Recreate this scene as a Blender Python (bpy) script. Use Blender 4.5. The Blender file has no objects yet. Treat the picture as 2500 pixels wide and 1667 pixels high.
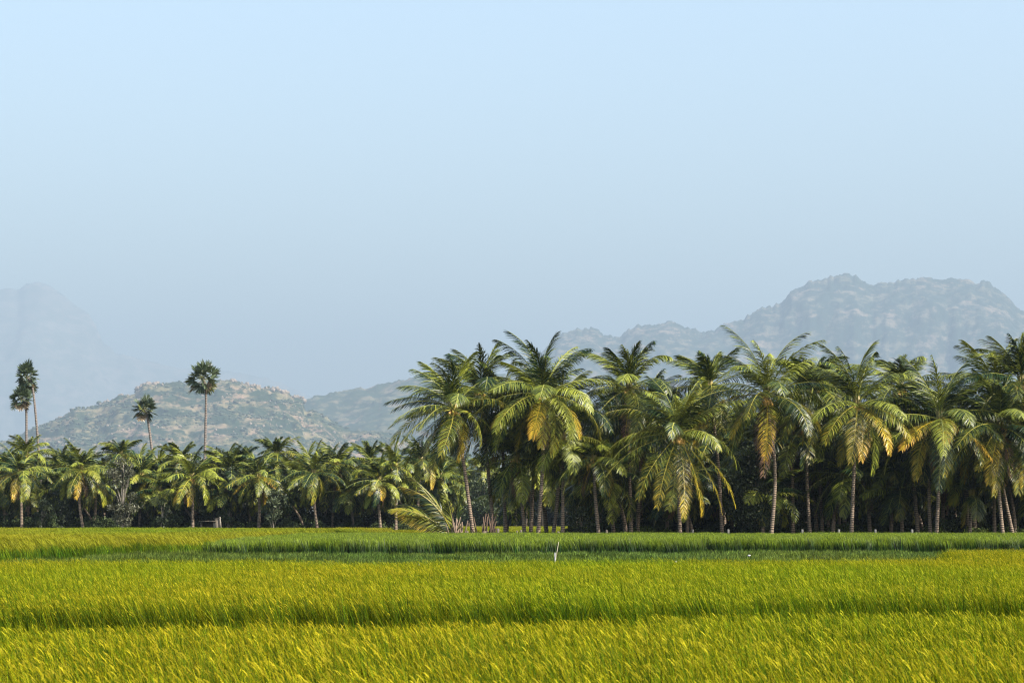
import bpy, math
import numpy as np
from math import radians as R

# ------------------------------------------------------------------ camera, sky, sun, exposure
SC = bpy.context.scene
F = 5000.0           # focal length in pixels of the 2500 px wide photograph
CX, HY = 1250.0, 1272.0
CAMZ = 1.75          # eye height; the rice tops stand at 0.85
cam_d = bpy.data.cameras.new("camera"); cam = bpy.data.objects.new("camera", cam_d)
SC.collection.objects.link(cam); SC.camera = cam
cam.location = (0, 0, CAMZ); cam.rotation_euler = (R(90), 0, 0)
cam_d.lens = 72.0; cam_d.sensor_width = 36.0
cam_d.shift_y = (HY - 833.5) / 2500.0
cam_d.clip_start = 0.3; cam_d.clip_end = 90000
cam_d.dof.use_dof = True; cam_d.dof.focus_distance = 130; cam_d.dof.aperture_fstop = 9.0

SUN_AZ = R(60)       # measured from the -Y axis towards +X
SUN_EL = R(46)
sdir = np.array([math.sin(SUN_AZ)*math.cos(SUN_EL), -math.cos(SUN_AZ)*math.cos(SUN_EL), math.sin(SUN_EL)])
W = bpy.data.worlds.new("World"); SC.world = W; W.use_nodes = True
wn = W.node_tree.nodes; wl = W.node_tree.links; wn.clear()
sky = wn.new("ShaderNodeTexSky"); sky.sky_type = 'NISHITA'; sky.sun_disc = False
sky.sun_elevation = SUN_EL
sky.sun_rotation = math.atan2(sdir[0], sdir[1])
sky.air_density = 1.4; sky.dust_density = 2.9; sky.ozone_density = 1.0
bg = wn.new("ShaderNodeBackground"); bg.inputs[1].default_value = 0.128
wo = wn.new("ShaderNodeOutputWorld")
wl.new(sky.outputs[0], bg.inputs[0]); wl.new(bg.outputs[0], wo.inputs[0])
sun_d = bpy.data.lights.new("sun", 'SUN'); sun_d.energy = 5.0; sun_d.angle = R(0.5); sun_d.color = (1.0, 0.93, 0.82)
sun = bpy.data.objects.new("sun", sun_d); SC.collection.objects.link(sun)
from mathutils import Vector
sun.rotation_euler = Vector(tuple(sdir)).to_track_quat('Z', 'Y').to_euler()
sun.location = (60, -20, 60)
SC.view_settings.view_transform = 'Standard'; SC.view_settings.look = 'None'
SC.view_settings.exposure = 1.5; SC.view_settings.gamma = 1.0
SC.render.engine = 'CYCLES'
SC.cycles.use_denoising = True; SC.cycles.denoising_prefilter = 'NONE'; SC.cycles.use_adaptive_sampling = False; SC.cycles.filter_width = 1.2
SC.cycles.max_bounces = 6; SC.cycles.diffuse_bounces = 3; SC.cycles.glossy_bounces = 2
SC.cycles.transmission_bounces = 4; SC.cycles.volume_bounces = 0
SC.cycles.caustics_reflective = False; SC.cycles.caustics_refractive = False
COL = SC.collection

def PW(px, py, Y):
    """photograph pixel at depth Y -> world point"""
    return np.array([(px-CX)/F*Y, Y, CAMZ-(py-HY)/F*Y])

# ------------------------------------------------------------------ helpers
def tag(o, label=None, cat=None, group=None, kind=None):
    if label: o["label"] = label
    if cat: o["category"] = cat
    if group: o["group"] = group
    if kind: o["kind"] = kind
    return o

def mesh_from(name, V, Fc, col=None, smooth=False):
    """V (n,3); Fc list of int arrays (m,k)"""
    me = bpy.data.meshes.new(name)
    V = np.asarray(V, dtype=np.float32)
    me.vertices.add(len(V)); me.vertices.foreach_set("co", V.ravel())
    loops = []; starts = []; tot = 0
    for f in Fc:
        f = np.asarray(f, dtype=np.int32)
        if len(f) == 0: continue
        k = f.shape[1]
        starts.append(tot + np.arange(len(f), dtype=np.int32)*k); loops.append(f.ravel()); tot += f.size
    L = np.concatenate(loops) if loops else np.zeros(0, np.int32)
    S = np.concatenate(starts) if starts else np.zeros(0, np.int32)
    me.loops.add(len(L)); me.loops.foreach_set("vertex_index", L)
    me.polygons.add(len(S)); me.polygons.foreach_set("loop_start", S)
    me.update(calc_edges=True)
    if smooth: me.polygons.foreach_set("use_smooth", np.ones(len(S), dtype=bool))
    if col is not None:
        a = me.color_attributes.new("col", 'FLOAT_COLOR', 'POINT')
        c = np.ones((len(V), 4), dtype=np.float32); c[:, :3] = col
        a.data.foreach_set("color", c.ravel())
    return me

class MB:
    """mesh buffer: collects ribbons, tubes and raw pieces, links them as one mesh"""
    def __init__(s): s.V = []; s.Q = []; s.T = []; s.C = []; s.n = 0
    def raw(s, V, Q=None, T=None, col=(1,1,1)):
        V = np.asarray(V, float); s.V.append(V)
        c = np.empty((len(V), 3)); c[:] = col; s.C.append(c)
        if Q is not None and len(Q): s.Q.append(np.asarray(Q)+s.n)
        if T is not None and len(T): s.T.append(np.asarray(T)+s.n)
        s.n += len(V)
    def ribbons(s, P, Wd, col):
        """P (N,k,3) centre lines, Wd (N,k,3) half width vectors, col (N,k,3)"""
        N, k, _ = P.shape
        V = np.stack([P-Wd, P+Wd], axis=2).reshape(-1, 3)
        c = np.repeat(np.broadcast_to(col, (N, k, 3)).reshape(-1, 3), 2, axis=0)
        base = (np.arange(N)*k*2)[:, None] + (np.arange(k-1)*2)[None, :]
        base = base.ravel()
        Q = np.stack([base, base+1, base+3, base+2], axis=1)
        s.V.append(V); s.C.append(c); s.Q.append(Q+s.n); s.n += len(V)
    def tube(s, P, rad, n=10, col=(1,1,1), cap=True):
        P = np.asarray(P, float); k = len(P); rad = np.broadcast_to(rad, (k,))
        T = np.gradient(P, axis=0); T /= np.linalg.norm(T, axis=1)[:, None]+1e-9
        ref = np.array([0.0, 1.0, 0.0])
        A = np.cross(T, ref); bad = np.linalg.norm(A, axis=1) < 0.2
        A[bad] = np.cross(T[bad], np.array([1.0, 0, 0])); A /= np.linalg.norm(A, axis=1)[:, None]
        B = np.cross(T, A)
        th = np.linspace(0, 2*np.pi, n, endpoint=False)
        V = P[:, None, :] + rad[:, None, None]*(np.cos(th)[None, :, None]*A[:, None, :] + np.sin(th)[None, :, None]*B[:, None, :])
        V = V.reshape(-1, 3)
        i = (np.arange(k-1)*n)[:, None]; j = np.arange(n)[None, :]; jn = (j+1) % n
        Q = np.stack([i+j, i+jn, i+n+jn, i+n+j], axis=-1).reshape(-1, 4)
        Tt = None
        if cap:
            V = np.vstack([V, P[-1:], P[:1]]); m = k*n
            j = np.arange(n); jn = (j+1) % n
            Tt = np.vstack([np.stack([(k-1)*n+j, (k-1)*n+jn, np.full(n, m)], 1), np.stack([jn, j, np.full(n, m+1)], 1)])
        s.raw(V, Q, Tt, col)
    def box(s, c, h, col=(1,1,1), rz=0.0):
        x = np.array([[-1,-1,-1],[1,-1,-1],[1,1,-1],[-1,1,-1],[-1,-1,1],[1,-1,1],[1,1,1],[-1,1,1]], float)*np.array(h)
        ca, sa = math.cos(rz), math.sin(rz)
        x = np.stack([x[:,0]*ca-x[:,1]*sa, x[:,0]*sa+x[:,1]*ca, x[:,2]], 1)+np.array(c)
        s.raw(x, [[0,3,2,1],[4,5,6,7],[0,1,5,4],[1,2,6,5],[2,3,7,6],[3,0,4,7]], None, col)
    def mesh(s, name, mat, smooth=False):
        me = mesh_from(name, np.vstack(s.V), [np.vstack(s.Q) if s.Q else np.zeros((0,4),int), np.vstack(s.T) if s.T else np.zeros((0,3),int)], np.vstack(s.C), smooth)
        me.materials.append(mat); return me
    def obj(s, name, mat, parent=None, smooth=False, loc=(0,0,0)):
        o = bpy.data.objects.new(name, s.mesh(name, mat, smooth)); COL.objects.link(o)
        o.parent = parent; o.location = loc; return o

def empty(name, loc, label, cat, group=None):
    o = bpy.data.objects.new(name, None); COL.objects.link(o); o.location = tuple(loc)
    o.empty_display_size = 0.3
    return tag(o, label, cat, group)

def nrm(v): return v/(np.linalg.norm(v, axis=-1, keepdims=True)+1e-9)

# value noise -------------------------------------------------------
_ng = np.random.default_rng(5).random((256, 256))
def vnoise(x, y):
    xi = np.floor(x).astype(int); yi = np.floor(y).astype(int); fx = x-xi; fy = y-yi
    fx = fx*fx*fx*(fx*(fx*6-15)+10); fy = fy*fy*fy*(fy*(fy*6-15)+10)
    a = _ng[xi % 256, yi % 256]; b = _ng[(xi+1) % 256, yi % 256]; c = _ng[xi % 256, (yi+1) % 256]; d = _ng[(xi+1) % 256, (yi+1) % 256]
    return (a*(1-fx)+b*fx)*(1-fy)+(c*(1-fx)+d*fx)*fy
def fbm(x, y, o=5, gain=0.5, lac=2.03):
    v = 0; a = 1; t = 0
    for i in range(o):
        v = v+a*(vnoise(x+i*17.3, y+i*31.7)*2-1); t += a; a *= gain; x = x*lac; y = y*lac
    return v/t
def ridged(x, y, o=5):
    v = 0; a = 1; t = 0
    for i in range(o):
        v = v+a*(1-np.abs(vnoise(x+i*11.3, y+i*7.7)*2-1)); t += a; a *= 0.5; x = x*2.1; y = y*2.1
    return v/t

# ------------------------------------------------------------------ materials
def newmat(name):
    m = bpy.data.materials.new(name); m.use_nodes = True
    nt = m.node_tree; nt.nodes.clear(); return m, nt, nt.nodes, nt.links

def leaf_mat(name, rough=0.4, spec=0.5, trans=0.3, tint=(1.25, 1.15, 0.6), jitter=0.25, patch=None):
    """foliage: colour attribute, brightness jitter per object, shine and light passing through the leaf.
    patch=(scale, colour, amount): plants riper in patches of the field"""
    m, nt, N, L = newmat(name)
    at = N.new("ShaderNodeAttribute"); at.attribute_name = "col"
    oi = N.new("ShaderNodeObjectInfo")
    mr = N.new("ShaderNodeMapRange"); mr.inputs[3].default_value = 1-jitter; mr.inputs[4].default_value = 1+jitter
    L.new(oi.outputs["Random"], mr.inputs[0])
    mul = N.new("ShaderNodeVectorMath"); mul.operation = 'SCALE'
    L.new(at.outputs["Color"], mul.inputs[0]); L.new(mr.outputs[0], mul.inputs["Scale"])
    out_c = mul.outputs[0]
    if patch:
        nz = N.new("ShaderNodeTexNoise"); nz.inputs["Scale"].default_value = patch[0]; nz.inputs["Detail"].default_value = 3
        mp = N.new("ShaderNodeMapping"); mp.inputs["Scale"].default_value = (1.0, 0.35, 1.0)
        L.new(oi.outputs["Location"], mp.inputs[0]); L.new(mp.outputs[0], nz.inputs["Vector"])
        cr = N.new("ShaderNodeMapRange"); cr.inputs[1].default_value = 0.42; cr.inputs[2].default_value = 0.66; cr.inputs[4].default_value = patch[2]
        L.new(nz.outputs[0], cr.inputs[0])
        mm = N.new("ShaderNodeMix"); mm.data_type = 'RGBA'; mm.blend_type = 'MULTIPLY'
        L.new(cr.outputs[0], mm.inputs[0]); L.new(out_c, mm.inputs[6]); mm.inputs[7].default_value = (*patch[1], 1)
        out_c = mm.outputs[2]
    p = N.new("ShaderNodeBsdfPrincipled"); p.inputs["Roughness"].default_value = rough; p.inputs["Specular IOR Level"].default_value = spec
    L.new(out_c, p.inputs["Base Color"])
    tr = N.new("ShaderNodeBsdfTranslucent"); tm = N.new("ShaderNodeVectorMath"); tm.operation = 'MULTIPLY'; tm.inputs[1].default_value = tint
    L.new(out_c, tm.inputs[0]); L.new(tm.outputs[0], tr.inputs[0])
    mx = N.new("ShaderNodeMixShader"); mx.inputs[0].default_value = trans
    L.new(p.outputs[0], mx.inputs[1]); L.new(tr.outputs[0], mx.inputs[2])
    o = N.new("ShaderNodeOutputMaterial"); L.new(mx.outputs[0], o.inputs[0])
    return m

def trunk_mat(name, c1, c2, ring=7.0):
    m, nt, N, L = newmat(name)
    tc = N.new("ShaderNodeTexCoord")
    wv = N.new("ShaderNodeTexWave"); wv.wave_type = 'BANDS'; wv.bands_direction = 'Z'; wv.inputs["Scale"].default_value = ring/3.3
    wv.inputs["Distortion"].default_value = 2.2; wv.inputs["Detail"].default_value = 2; wv.inputs["Detail Scale"].default_value = 2.5
    L.new(tc.outputs["Object"], wv.inputs["Vector"])
    nz = N.new("ShaderNodeTexNoise"); nz.inputs["Scale"].default_value = 2.3; nz.inputs["Detail"].default_value = 6
    L.new(tc.outputs["Object"], nz.inputs["Vector"])
    mx = N.new("ShaderNodeMix"); mx.data_type = 'RGBA'; mx.inputs[6].default_value = (*c1, 1); mx.inputs[7].default_value = (*c2, 1)
    ad = N.new("ShaderNodeMath"); ad.operation = 'MULTIPLY'; L.new(wv.outputs["Fac"], ad.inputs[0]); L.new(nz.outputs[0], ad.inputs[1])
    mr = N.new("ShaderNodeMapRange"); mr.inputs[1].default_value = 0.1; mr.inputs[2].default_value = 0.5; L.new(ad.outputs[0], mr.inputs[0])
    L.new(mr.outputs[0], mx.inputs[0])
    p = N.new("ShaderNodeBsdfPrincipled"); p.inputs["Roughness"].default_value = 0.85; L.new(mx.outputs[2], p.inputs["Base Color"])
    bp = N.new("ShaderNodeBump"); bp.inputs["Strength"].default_value = 0.7; bp.inputs["Distance"].default_value = 0.04
    L.new(wv.outputs["Fac"], bp.inputs["Height"]); L.new(bp.outputs[0], p.inputs["Normal"])
    o = N.new("ShaderNodeOutputMaterial"); L.new(p.outputs[0], o.inputs[0]); return m

def plain_mat(name, c1, c2, scale=3.0, rough=0.85, bump=0.2, detail=6):
    m, nt, N, L = newmat(name)
    tc = N.new("ShaderNodeTexCoord"); nz = N.new("ShaderNodeTexNoise"); nz.inputs["Scale"].default_value = scale; nz.inputs["Detail"].default_value = detail
    L.new(tc.outputs["Object"], nz.inputs["Vector"])
    mr = N.new("ShaderNodeMapRange"); mr.inputs[1].default_value = 0.35; mr.inputs[2].default_value = 0.65; L.new(nz.outputs[0], mr.inputs[0])
    mx = N.new("ShaderNodeMix"); mx.data_type = 'RGBA'; mx.inputs[6].default_value = (*c1, 1); mx.inputs[7].default_value = (*c2, 1); L.new(mr.outputs[0], mx.inputs[0])
    p = N.new("ShaderNodeBsdfPrincipled"); p.inputs["Roughness"].default_value = rough; L.new(mx.outputs[2], p.inputs["Base Color"])
    bp = N.new("ShaderNodeBump"); bp.inputs["Strength"].default_value = bump; L.new(nz.outputs[0], bp.inputs["Height"]); L.new(bp.outputs[0], p.inputs["Normal"])
    o = N.new("ShaderNodeOutputMaterial"); L.new(p.outputs[0], o.inputs[0]); return m

M_PALM = leaf_mat("palm_leaf", rough=0.40, spec=0.22, trans=0.14, jitter=0.12)
M_FAN = leaf_mat("fan_palm_leaf", rough=0.45, spec=0.5, trans=0.15, tint=(1.1, 1.1, 0.7), jitter=0.05)
M_SHRUB = leaf_mat("shrub_leaf", rough=0.6, spec=0.12, trans=0.15, jitter=0.2)
M_BROAD = leaf_mat("broad_leaf", rough=0.42, spec=0.2, trans=0.18, jitter=0.15)
M_RICE = leaf_mat("ripening_rice_leaf", rough=0.7, spec=0.05, trans=0.35, tint=(1.1, 1.1, 0.4), jitter=0.18, patch=(0.09, (0.62, 0.95, 0.8), 1.0))
M_RICEFAR = leaf_mat("distant_rice_leaf", rough=0.7, spec=0.05, trans=0.35, tint=(1.1, 1.1, 0.4), jitter=0.12, patch=(0.05, (0.6, 0.9, 0.8), 1.0))
M_GREEN = leaf_mat("green_rice_leaf", rough=0.5, spec=0.3, trans=0.35, tint=(1.2, 1.15, 0.4), jitter=0.15)
M_WEED = leaf_mat("weed_leaf", rough=0.6, spec=0.08, trans=0.25, jitter=0.3, patch=(0.12, (1.5, 1.15, 1.0), 0.8))
M_TRUNK = trunk_mat("coconut_trunk_bark", (0.065, 0.048, 0.035), (0.195, 0.14, 0.095))
M_FTRUNK = trunk_mat("fan_palm_bark", (0.07, 0.06, 0.055), (0.15, 0.125, 0.11), ring=5)
M_BARK = plain_mat("pale_bark", (0.12, 0.10, 0.08), (0.24, 0.21, 0.175), 5)
M_NUT = plain_mat("coconut_husk", (0.30, 0.20, 0.05), (0.55, 0.30, 0.06), 4, rough=0.5)
M_DEAD = leaf_mat("dead_leaf_base", rough=0.8, spec=0.1, trans=0.1, jitter=0.05)
M_SOIL = plain_mat("field_soil", (0.045, 0.04, 0.02), (0.09, 0.085, 0.03), 0.7, rough=0.95, bump=0.5)
M_STONE = plain_mat("granite_post", (0.05, 0.048, 0.045), (0.09, 0.088, 0.08), 9)
M_WOOD = plain_mat("weathered_wood", (0.05, 0.04, 0.03), (0.14, 0.11, 0.08), 9)
M_CONC = plain_mat("stained_concrete", (0.06, 0.048, 0.034), (0.11, 0.09, 0.065), 4)
M_WHITE = plain_mat("white_plastic", (0.24, 0.24, 0.235), (0.34, 0.34, 0.34), 8, rough=0.5)
M_BAMBOO = plain_mat("dry_bamboo", (0.15, 0.13, 0.085), (0.22, 0.19, 0.13), 8, rough=0.6)

# ------------------------------------------------------------------ ground
g = MB(); g.raw([[-42000, -60, 0], [42000, -60, 0], [42000, 45000, 0], [-42000, 45000, 0]], [[0, 1, 2, 3]])
gm, nt, N, L = newmat("soil_and_scrub")
tc = N.new("ShaderNodeTexCoord"); nz = N.new("ShaderNodeTexNoise"); nz.inputs["Scale"].default_value = 0.8; nz.inputs["Detail"].default_value = 8
L.new(tc.outputs["Object"], nz.inputs["Vector"])
cr = N.new("ShaderNodeValToRGB"); cr.color_ramp.elements[0].position = 0.35; cr.color_ramp.elements[0].color = (0.030, 0.035, 0.012, 1)
cr.color_ramp.elements[1].position = 0.65; cr.color_ramp.elements[1].color = (0.07, 0.075, 0.025, 1)
L.new(nz.outputs[0], cr.inputs[0]); p = N.new("ShaderNodeBsdfPrincipled"); p.inputs["Roughness"].default_value = 0.95
L.new(cr.outputs[0], p.inputs["Base Color"]); o = N.new("ShaderNodeOutputMaterial"); L.new(p.outputs[0], o.inputs[0])
tag(g.obj("ground", gm), kind="structure")

# ------------------------------------------------------------------ hills
def hill_mat(name, grass, rock, scrub, sc, cover=0.5):
    m, nt, N, L = newmat(name)
    ge = N.new("ShaderNodeNewGeometry")
    mp = N.new("ShaderNodeMapping"); mp.inputs["Scale"].default_value = (sc, sc, sc*2.2); L.new(ge.outputs["Position"], mp.inputs[0])
    n1 = N.new("ShaderNodeTexNoise"); n1.inputs["Scale"].default_value = 1.0; n1.inputs["Detail"].default_value = 9; n1.inputs["Roughness"].default_value = 0.78
    n2 = N.new("ShaderNodeTexNoise"); n2.inputs["Scale"].default_value = 0.28; n2.inputs["Detail"].default_value = 7; n2.inputs["Roughness"].default_value = 0.7
    n3 = N.new("ShaderNodeTexVoronoi"); n3.inputs["Scale"].default_value = 2.6
    for n in (n1, n2, n3): L.new(mp.outputs[0], n.inputs["Vector"])
    def ramp(src, a, b):
        r = N.new("ShaderNodeMapRange"); r.inputs[1].default_value = a; r.inputs[2].default_value = b; L.new(src, r.inputs[0]); return r.outputs[0]
    def mix(f, a, b):
        x = N.new("ShaderNodeMix"); x.data_type = 'RGBA'; L.new(f, x.inputs[0])
        for k, v in ((6, a), (7, b)):
            if isinstance(v, tuple): x.inputs[k].default_value = (*v, 1)
            else: L.new(v, x.inputs[k])
        return x.outputs[2]
    c = mix(ramp(n2.outputs[0], 0.44, 0.60), grass, rock)
    c = mix(ramp(n1.outputs[0], cover-0.03, cover+0.05), scrub, c)
    dk = N.new("ShaderNodeMath"); dk.operation = 'LESS_THAN'; dk.inputs[1].default_value = 0.13; L.new(n3.outputs["Distance"], dk.inputs[0])
    c = mix(dk.outputs[0], c, tuple(0.8*v for v in scrub))
    p = N.new("ShaderNodeBsdfPrincipled"); p.inputs["Roughness"].default_value = 0.95; p.inputs["Specular IOR Level"].default_value = 0.1
    L.new(c, p.inputs["Base Color"])
    o = N.new("ShaderNodeOutputMaterial"); L.new(p.outputs[0], o.inputs[0]); return m

KD = 2.0             # the hills stand this many times farther than first measured; their size grows with it
def hill(name, D, sky_pts, mat, wfront, wback, res, rough_amp, strata, power=0.9, seed=0, cliff=0.0, jag=1.0):
    """a hill whose ridge stands at distance D with the measured heights; it has real slopes before and behind"""
    sp = np.array(sky_pts, float); D = D*KD; wfront *= KD; wback *= KD; res *= KD; rough_amp *= KD; strata *= KD
    X = (sp[:, 0]-CX)/F*D; Z = np.maximum(CAMZ+(HY-sp[:, 1])/F*D, 0)
    x0, x1 = X.min(), X.max()
    nx = int((x1-x0)/res)+1; ny = int((wfront+wback)/(res*1.25))+1
    gx = np.linspace(x0, x1, nx); gy = np.linspace(-wfront, wback, ny)
    GX, GY = np.meshgrid(gx, gy, indexing='ij')
    S = rough_amp
    warp = fbm(GX/(S*9)+seed, GY/(S*9)+3, 4)*S*1.5
    H = np.interp(GX+warp*np.minimum(1, np.abs(GY)/wfront*3), X, Z)
    H = H+(H > S)*np.exp(-(GY/(0.07*wfront))**2)*S*jag*(0.16*fbm(GX/(S*0.9)+seed*5, GX*0+seed, 4, 0.6)+0.14*(ridged(GX/(S*0.30), GX*0+seed, 3)-0.6))
    t = np.where(GY < 0, 1+GY/wfront, 1-GY/wback); t = np.clip(t, 0, 1)
    prof = np.where(GY < 0, t**power, t**0.8)
    if cliff > 0:
        step = 1/(1+np.exp(-(t-0.72+0.10*fbm(GX/(S*6)+9, GY*0+2, 4)+0.03*fbm(GX/(S*2.6)+3, GY/(S*2.5), 4, 0.5))*20))
        prof = np.where(GY < 0, (1-cliff)*prof+cliff*step*prof**0.2, prof)
    zz = H*prof
    edge = np.clip(np.minimum(1, zz/(2.5*S)), 0, 1)
    rid = 1-np.exp(-(GY/(0.05*wfront))**2)
    sc = S*6
    zz = zz + edge*(0.2+0.8*rid)*S*(1.1*fbm(GX/sc+seed*3, GY/sc, 6, 0.55)+0.9*(ridged(GX/(sc*1.7)+seed, GY/(sc*2.6)+7, 5)-0.62))
    # ledges: flat treads broken by short rock steps
    if strata > 0:
        st = strata*(1+0.3*fbm(GX/(sc*3), GY/(sc*3), 3)); q = zz/st+0.9*fbm(GX/(sc*2)+40, GY/(sc*2), 4)
        fr = q-np.floor(q); zz = zz+edge*rid*st*0.55*(1/(1+np.exp(-(fr-0.5)*14))-fr)
    # boulders and small crags
    b = vnoise(GX/(S*0.8), GY/(S*0.8)); zz = zz+edge*(0.35+0.65*rid)*S*0.28*np.clip(b-0.66, 0, 1)*3
    zz = np.maximum(zz, -2); zz[0, :] = -2; zz[-1, :] = -2; zz[:, 0] = -2; zz[:, -1] = -2
    V = np.stack([GX*(1+GY/D), D+GY, zz], -1).reshape(-1, 3)
    i = np.arange(nx-1)[:, None]*ny; j = np.arange(ny-1)[None, :]
    Q = np.stack([i+j, i+ny+j, i+ny+j+1, i+j+1], -1).reshape(-1, 4)
    me = mesh_from(name, V, [Q], None, True); me.materials.append(mat)
    ob = bpy.data.objects.new(name, me); COL.objects.link(ob); tag(ob, kind="structure")
    return V.reshape(nx, ny, 3)

M_HILL1 = hill_mat("dry_rocky_hillside", (0.15, 0.13, 0.07), (0.22, 0.15, 0.105), (0.022, 0.036, 0.020), 0.010, 0.52)
M_HILL2 = hill_mat("hazy_hillside", (0.11, 0.105, 0.06), (0.16, 0.12, 0.085), (0.025, 0.04, 0.022), 0.009, 0.53)
M_HILL3 = hill_mat("cliff_mountainside", (0.12, 0.11, 0.075), (0.185, 0.145, 0.11), (0.024, 0.038, 0.028), 0.0075, 0.53)
s1 = [(-330,1200),(-250,1160),(-120,1120),(-50,1098),(0,1080),(70,1052),(108,1037),(154,1016),(178,998),(234,994),(262,981),(290,967),(327,963),(346,941),(374,939),(398,937),(430,934),(468,937),(505,931),(538,925),(575,927),(622,938),(655,943),(688,951),(705,955),(716,966),(739,972),(746,1000),(795,1016),(842,1045),(885,1050),(935,1053),(968,1057),(1020,1080),(1090,1120),(1180,1180),(1260,1272)]
H1 = hill("rocky_hill", 4000, s1, M_HILL1, 620, 420, 2.6, 15, 24, 0.62, 1, jag=1.7)
s2 = [(560,1272),(640,1090),(700,1000),(744,975),(795,963),(818,957),(889,945),(959,932),(996,925),(1060,912),(1150,905),(1250,915),(1350,930),(1500,1000),(1700,1100),(1900,1272)]
hill("wooded_hill", 5800, s2, M_HILL2, 1100, 700, 6, 22, 0, 0.75, 4, jag=1.6)
s3 = [(1040,1272),(1120,1080),(1200,960),(1290,880),(1351,829),(1376,813),(1410,808),(1443,803),(1484,819),(1515,822),(1524,812),(1560,798),(1596,788),(1657,790),(1708,808),(1759,796),(1810,778),(1841,760),(1907,737),(1933,706),(1978,688),(2024,671),(2055,665),(2091,673),(2126,698),(2167,688),(2228,676),(2270,674),(2320,678),(2371,681),(2402,688),(2443,706),(2473,737),(2500,755),(2560,800),(2680,870),(2850,960),(3050,1090),(3200,1272)]
hill("cliff_mountain", 8400, s3, M_HILL3, 1900, 1200, 6.5, 48, 0, 0.95, 2, cliff=0.36, jag=2.2)
s4 = [(-700,1272),(-600,980),(-420,860),(-250,770),(-120,720),(0,703),(42,705),(61,691),(93,684),(126,696),(154,720),(187,748),(215,766),(234,794),(253,836),(281,860),(351,879),(421,895),(500,903),(561,907),(655,921),(760,965),(900,1050),(1050,1150),(1200,1272)]
M_HILL4 = hill_mat("haze_paled_mountainside", (0.18, 0.175, 0.15), (0.22, 0.205, 0.18), (0.12, 0.135, 0.11), 0.004, 0.50)  # colours lifted towards the haze tone so the far mountain fades
hill("far_mountain", 15500, s4, M_HILL4, 2500, 1500, 26, 80, 0, 0.9, 7)

# ------------------------------------------------------------------ scatter: one object of kind stuff, plants instanced on its points
def source_collection(name, meshes):
    c = bpy.data.collections.new(name)
    for k, me in enumerate(meshes):
        o = bpy.data.objects.new(name+"_%02d" % k, me); c.objects.link(o)
    return c

def scatter(name, coll, n_src, P, rot, scl, idx, stuff_label=None):
    me = bpy.data.meshes.new(name); me.vertices.add(len(P)); me.vertices.foreach_set("co", np.asarray(P, np.float32).ravel())
    a = me.attributes.new("rot", 'FLOAT_VECTOR', 'POINT'); a.data.foreach_set("vector", np.asarray(rot, np.float32).ravel())
    a = me.attributes.new("scl", 'FLOAT_VECTOR', 'POINT'); a.data.foreach_set("vector", np.asarray(scl, np.float32).ravel())
    a = me.attributes.new("idx", 'INT', 'POINT'); a.data.foreach_set("value", np.asarray(idx, np.int32))
    me.update()
    ob = bpy.data.objects.new(name, me); COL.objects.link(ob); tag(ob, stuff_label, None, None, "stuff")
    ng = bpy.data.node_groups.new(name+"_nodes", 'GeometryNodeTree')
    ng.interface.new_socket("Geometry", in_out='INPUT', socket_type='NodeSocketGeometry')
    ng.interface.new_socket("Geometry", in_out='OUTPUT', socket_type='NodeSocketGeometry')
    n = ng.nodes; l = ng.links
    gi = n.new("NodeGroupInput"); go = n.new("NodeGroupOutput")
    ci = n.new("GeometryNodeCollectionInfo"); ci.inputs[0].default_value = coll; ci.inputs[1].default_value = True; ci.inputs[2].default_value = True
    ip = n.new("GeometryNodeInstanceOnPoints"); ip.inputs["Pick Instance"].default_value = True
    def na(nm, t):
        x = n.new("GeometryNodeInputNamedAttribute"); x.data_type = t; x.inputs[0].default_value = nm; return x.outputs[0]
    l.new(gi.outputs[0], ip.inputs["Points"]); l.new(ci.outputs[0], ip.inputs["Instance"])
    l.new(na("idx", 'INT'), ip.inputs["Instance Index"]); l.new(na("rot", 'FLOAT_VECTOR'), ip.inputs["Rotation"]); l.new(na("scl", 'FLOAT_VECTOR'), ip.inputs["Scale"])
    l.new(ip.outputs[0], go.inputs[0])
    md = ob.modifiers.new("plants", 'NODES'); md.node_group = ng
    return ob

def blades(mb, rng, n, area, h, wid, lean, lj, base, tip, k=4, curl=0.5, z0=0.0, cj=0.42, tipw=0.9, cp=2.0, hv=0.5):
    """n grass blades over area (half sizes ax, ay), leaning with the wind"""
    x = (rng.random((n, 2))*2-1)*np.array(area)
    az = rng.normal(0, 1, n)*0.55+math.pi          # most lean to the left
    ln = np.abs(lean+rng.normal(0, lj, n))
    hh = h*(1.12-hv*(1-rng.random(n)**0.8))
    u = np.linspace(0, 1, k)
    out = np.stack([np.cos(az), np.sin(az)], 1)
    r = hh[:, None]*ln[:, None]*(u[None]**(1.4+curl))
    P = np.empty((n, k, 3)); P[:, :, :2] = x[:, None, :]+out[:, None, :]*r[:, :, None]
    P[:, :, 2] = z0+hh[:, None]*(u[None]-0.18*ln[:, None]*u[None]**3)
    fa = rng.random(n)*math.pi
    wv = np.stack([np.cos(fa), np.sin(fa), np.zeros(n)], 1)
    prof = np.array([0.8, 1.0, tipw, 0.12]) if k == 4 else np.interp(u, [0, 0.4, 0.75, 1], [0.8, 1, tipw, 0.12])
    Wd = wv[:, None, :]*(prof*wid*0.5)[None, :, None]*(0.7+0.6*rng.random(n))[:, None, None]
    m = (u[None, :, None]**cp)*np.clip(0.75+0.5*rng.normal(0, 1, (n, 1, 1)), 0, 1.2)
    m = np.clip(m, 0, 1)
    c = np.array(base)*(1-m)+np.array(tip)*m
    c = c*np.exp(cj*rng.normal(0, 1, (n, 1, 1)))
    mb.ribbons(P, Wd, np.clip(c, 0.002, 1))

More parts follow.
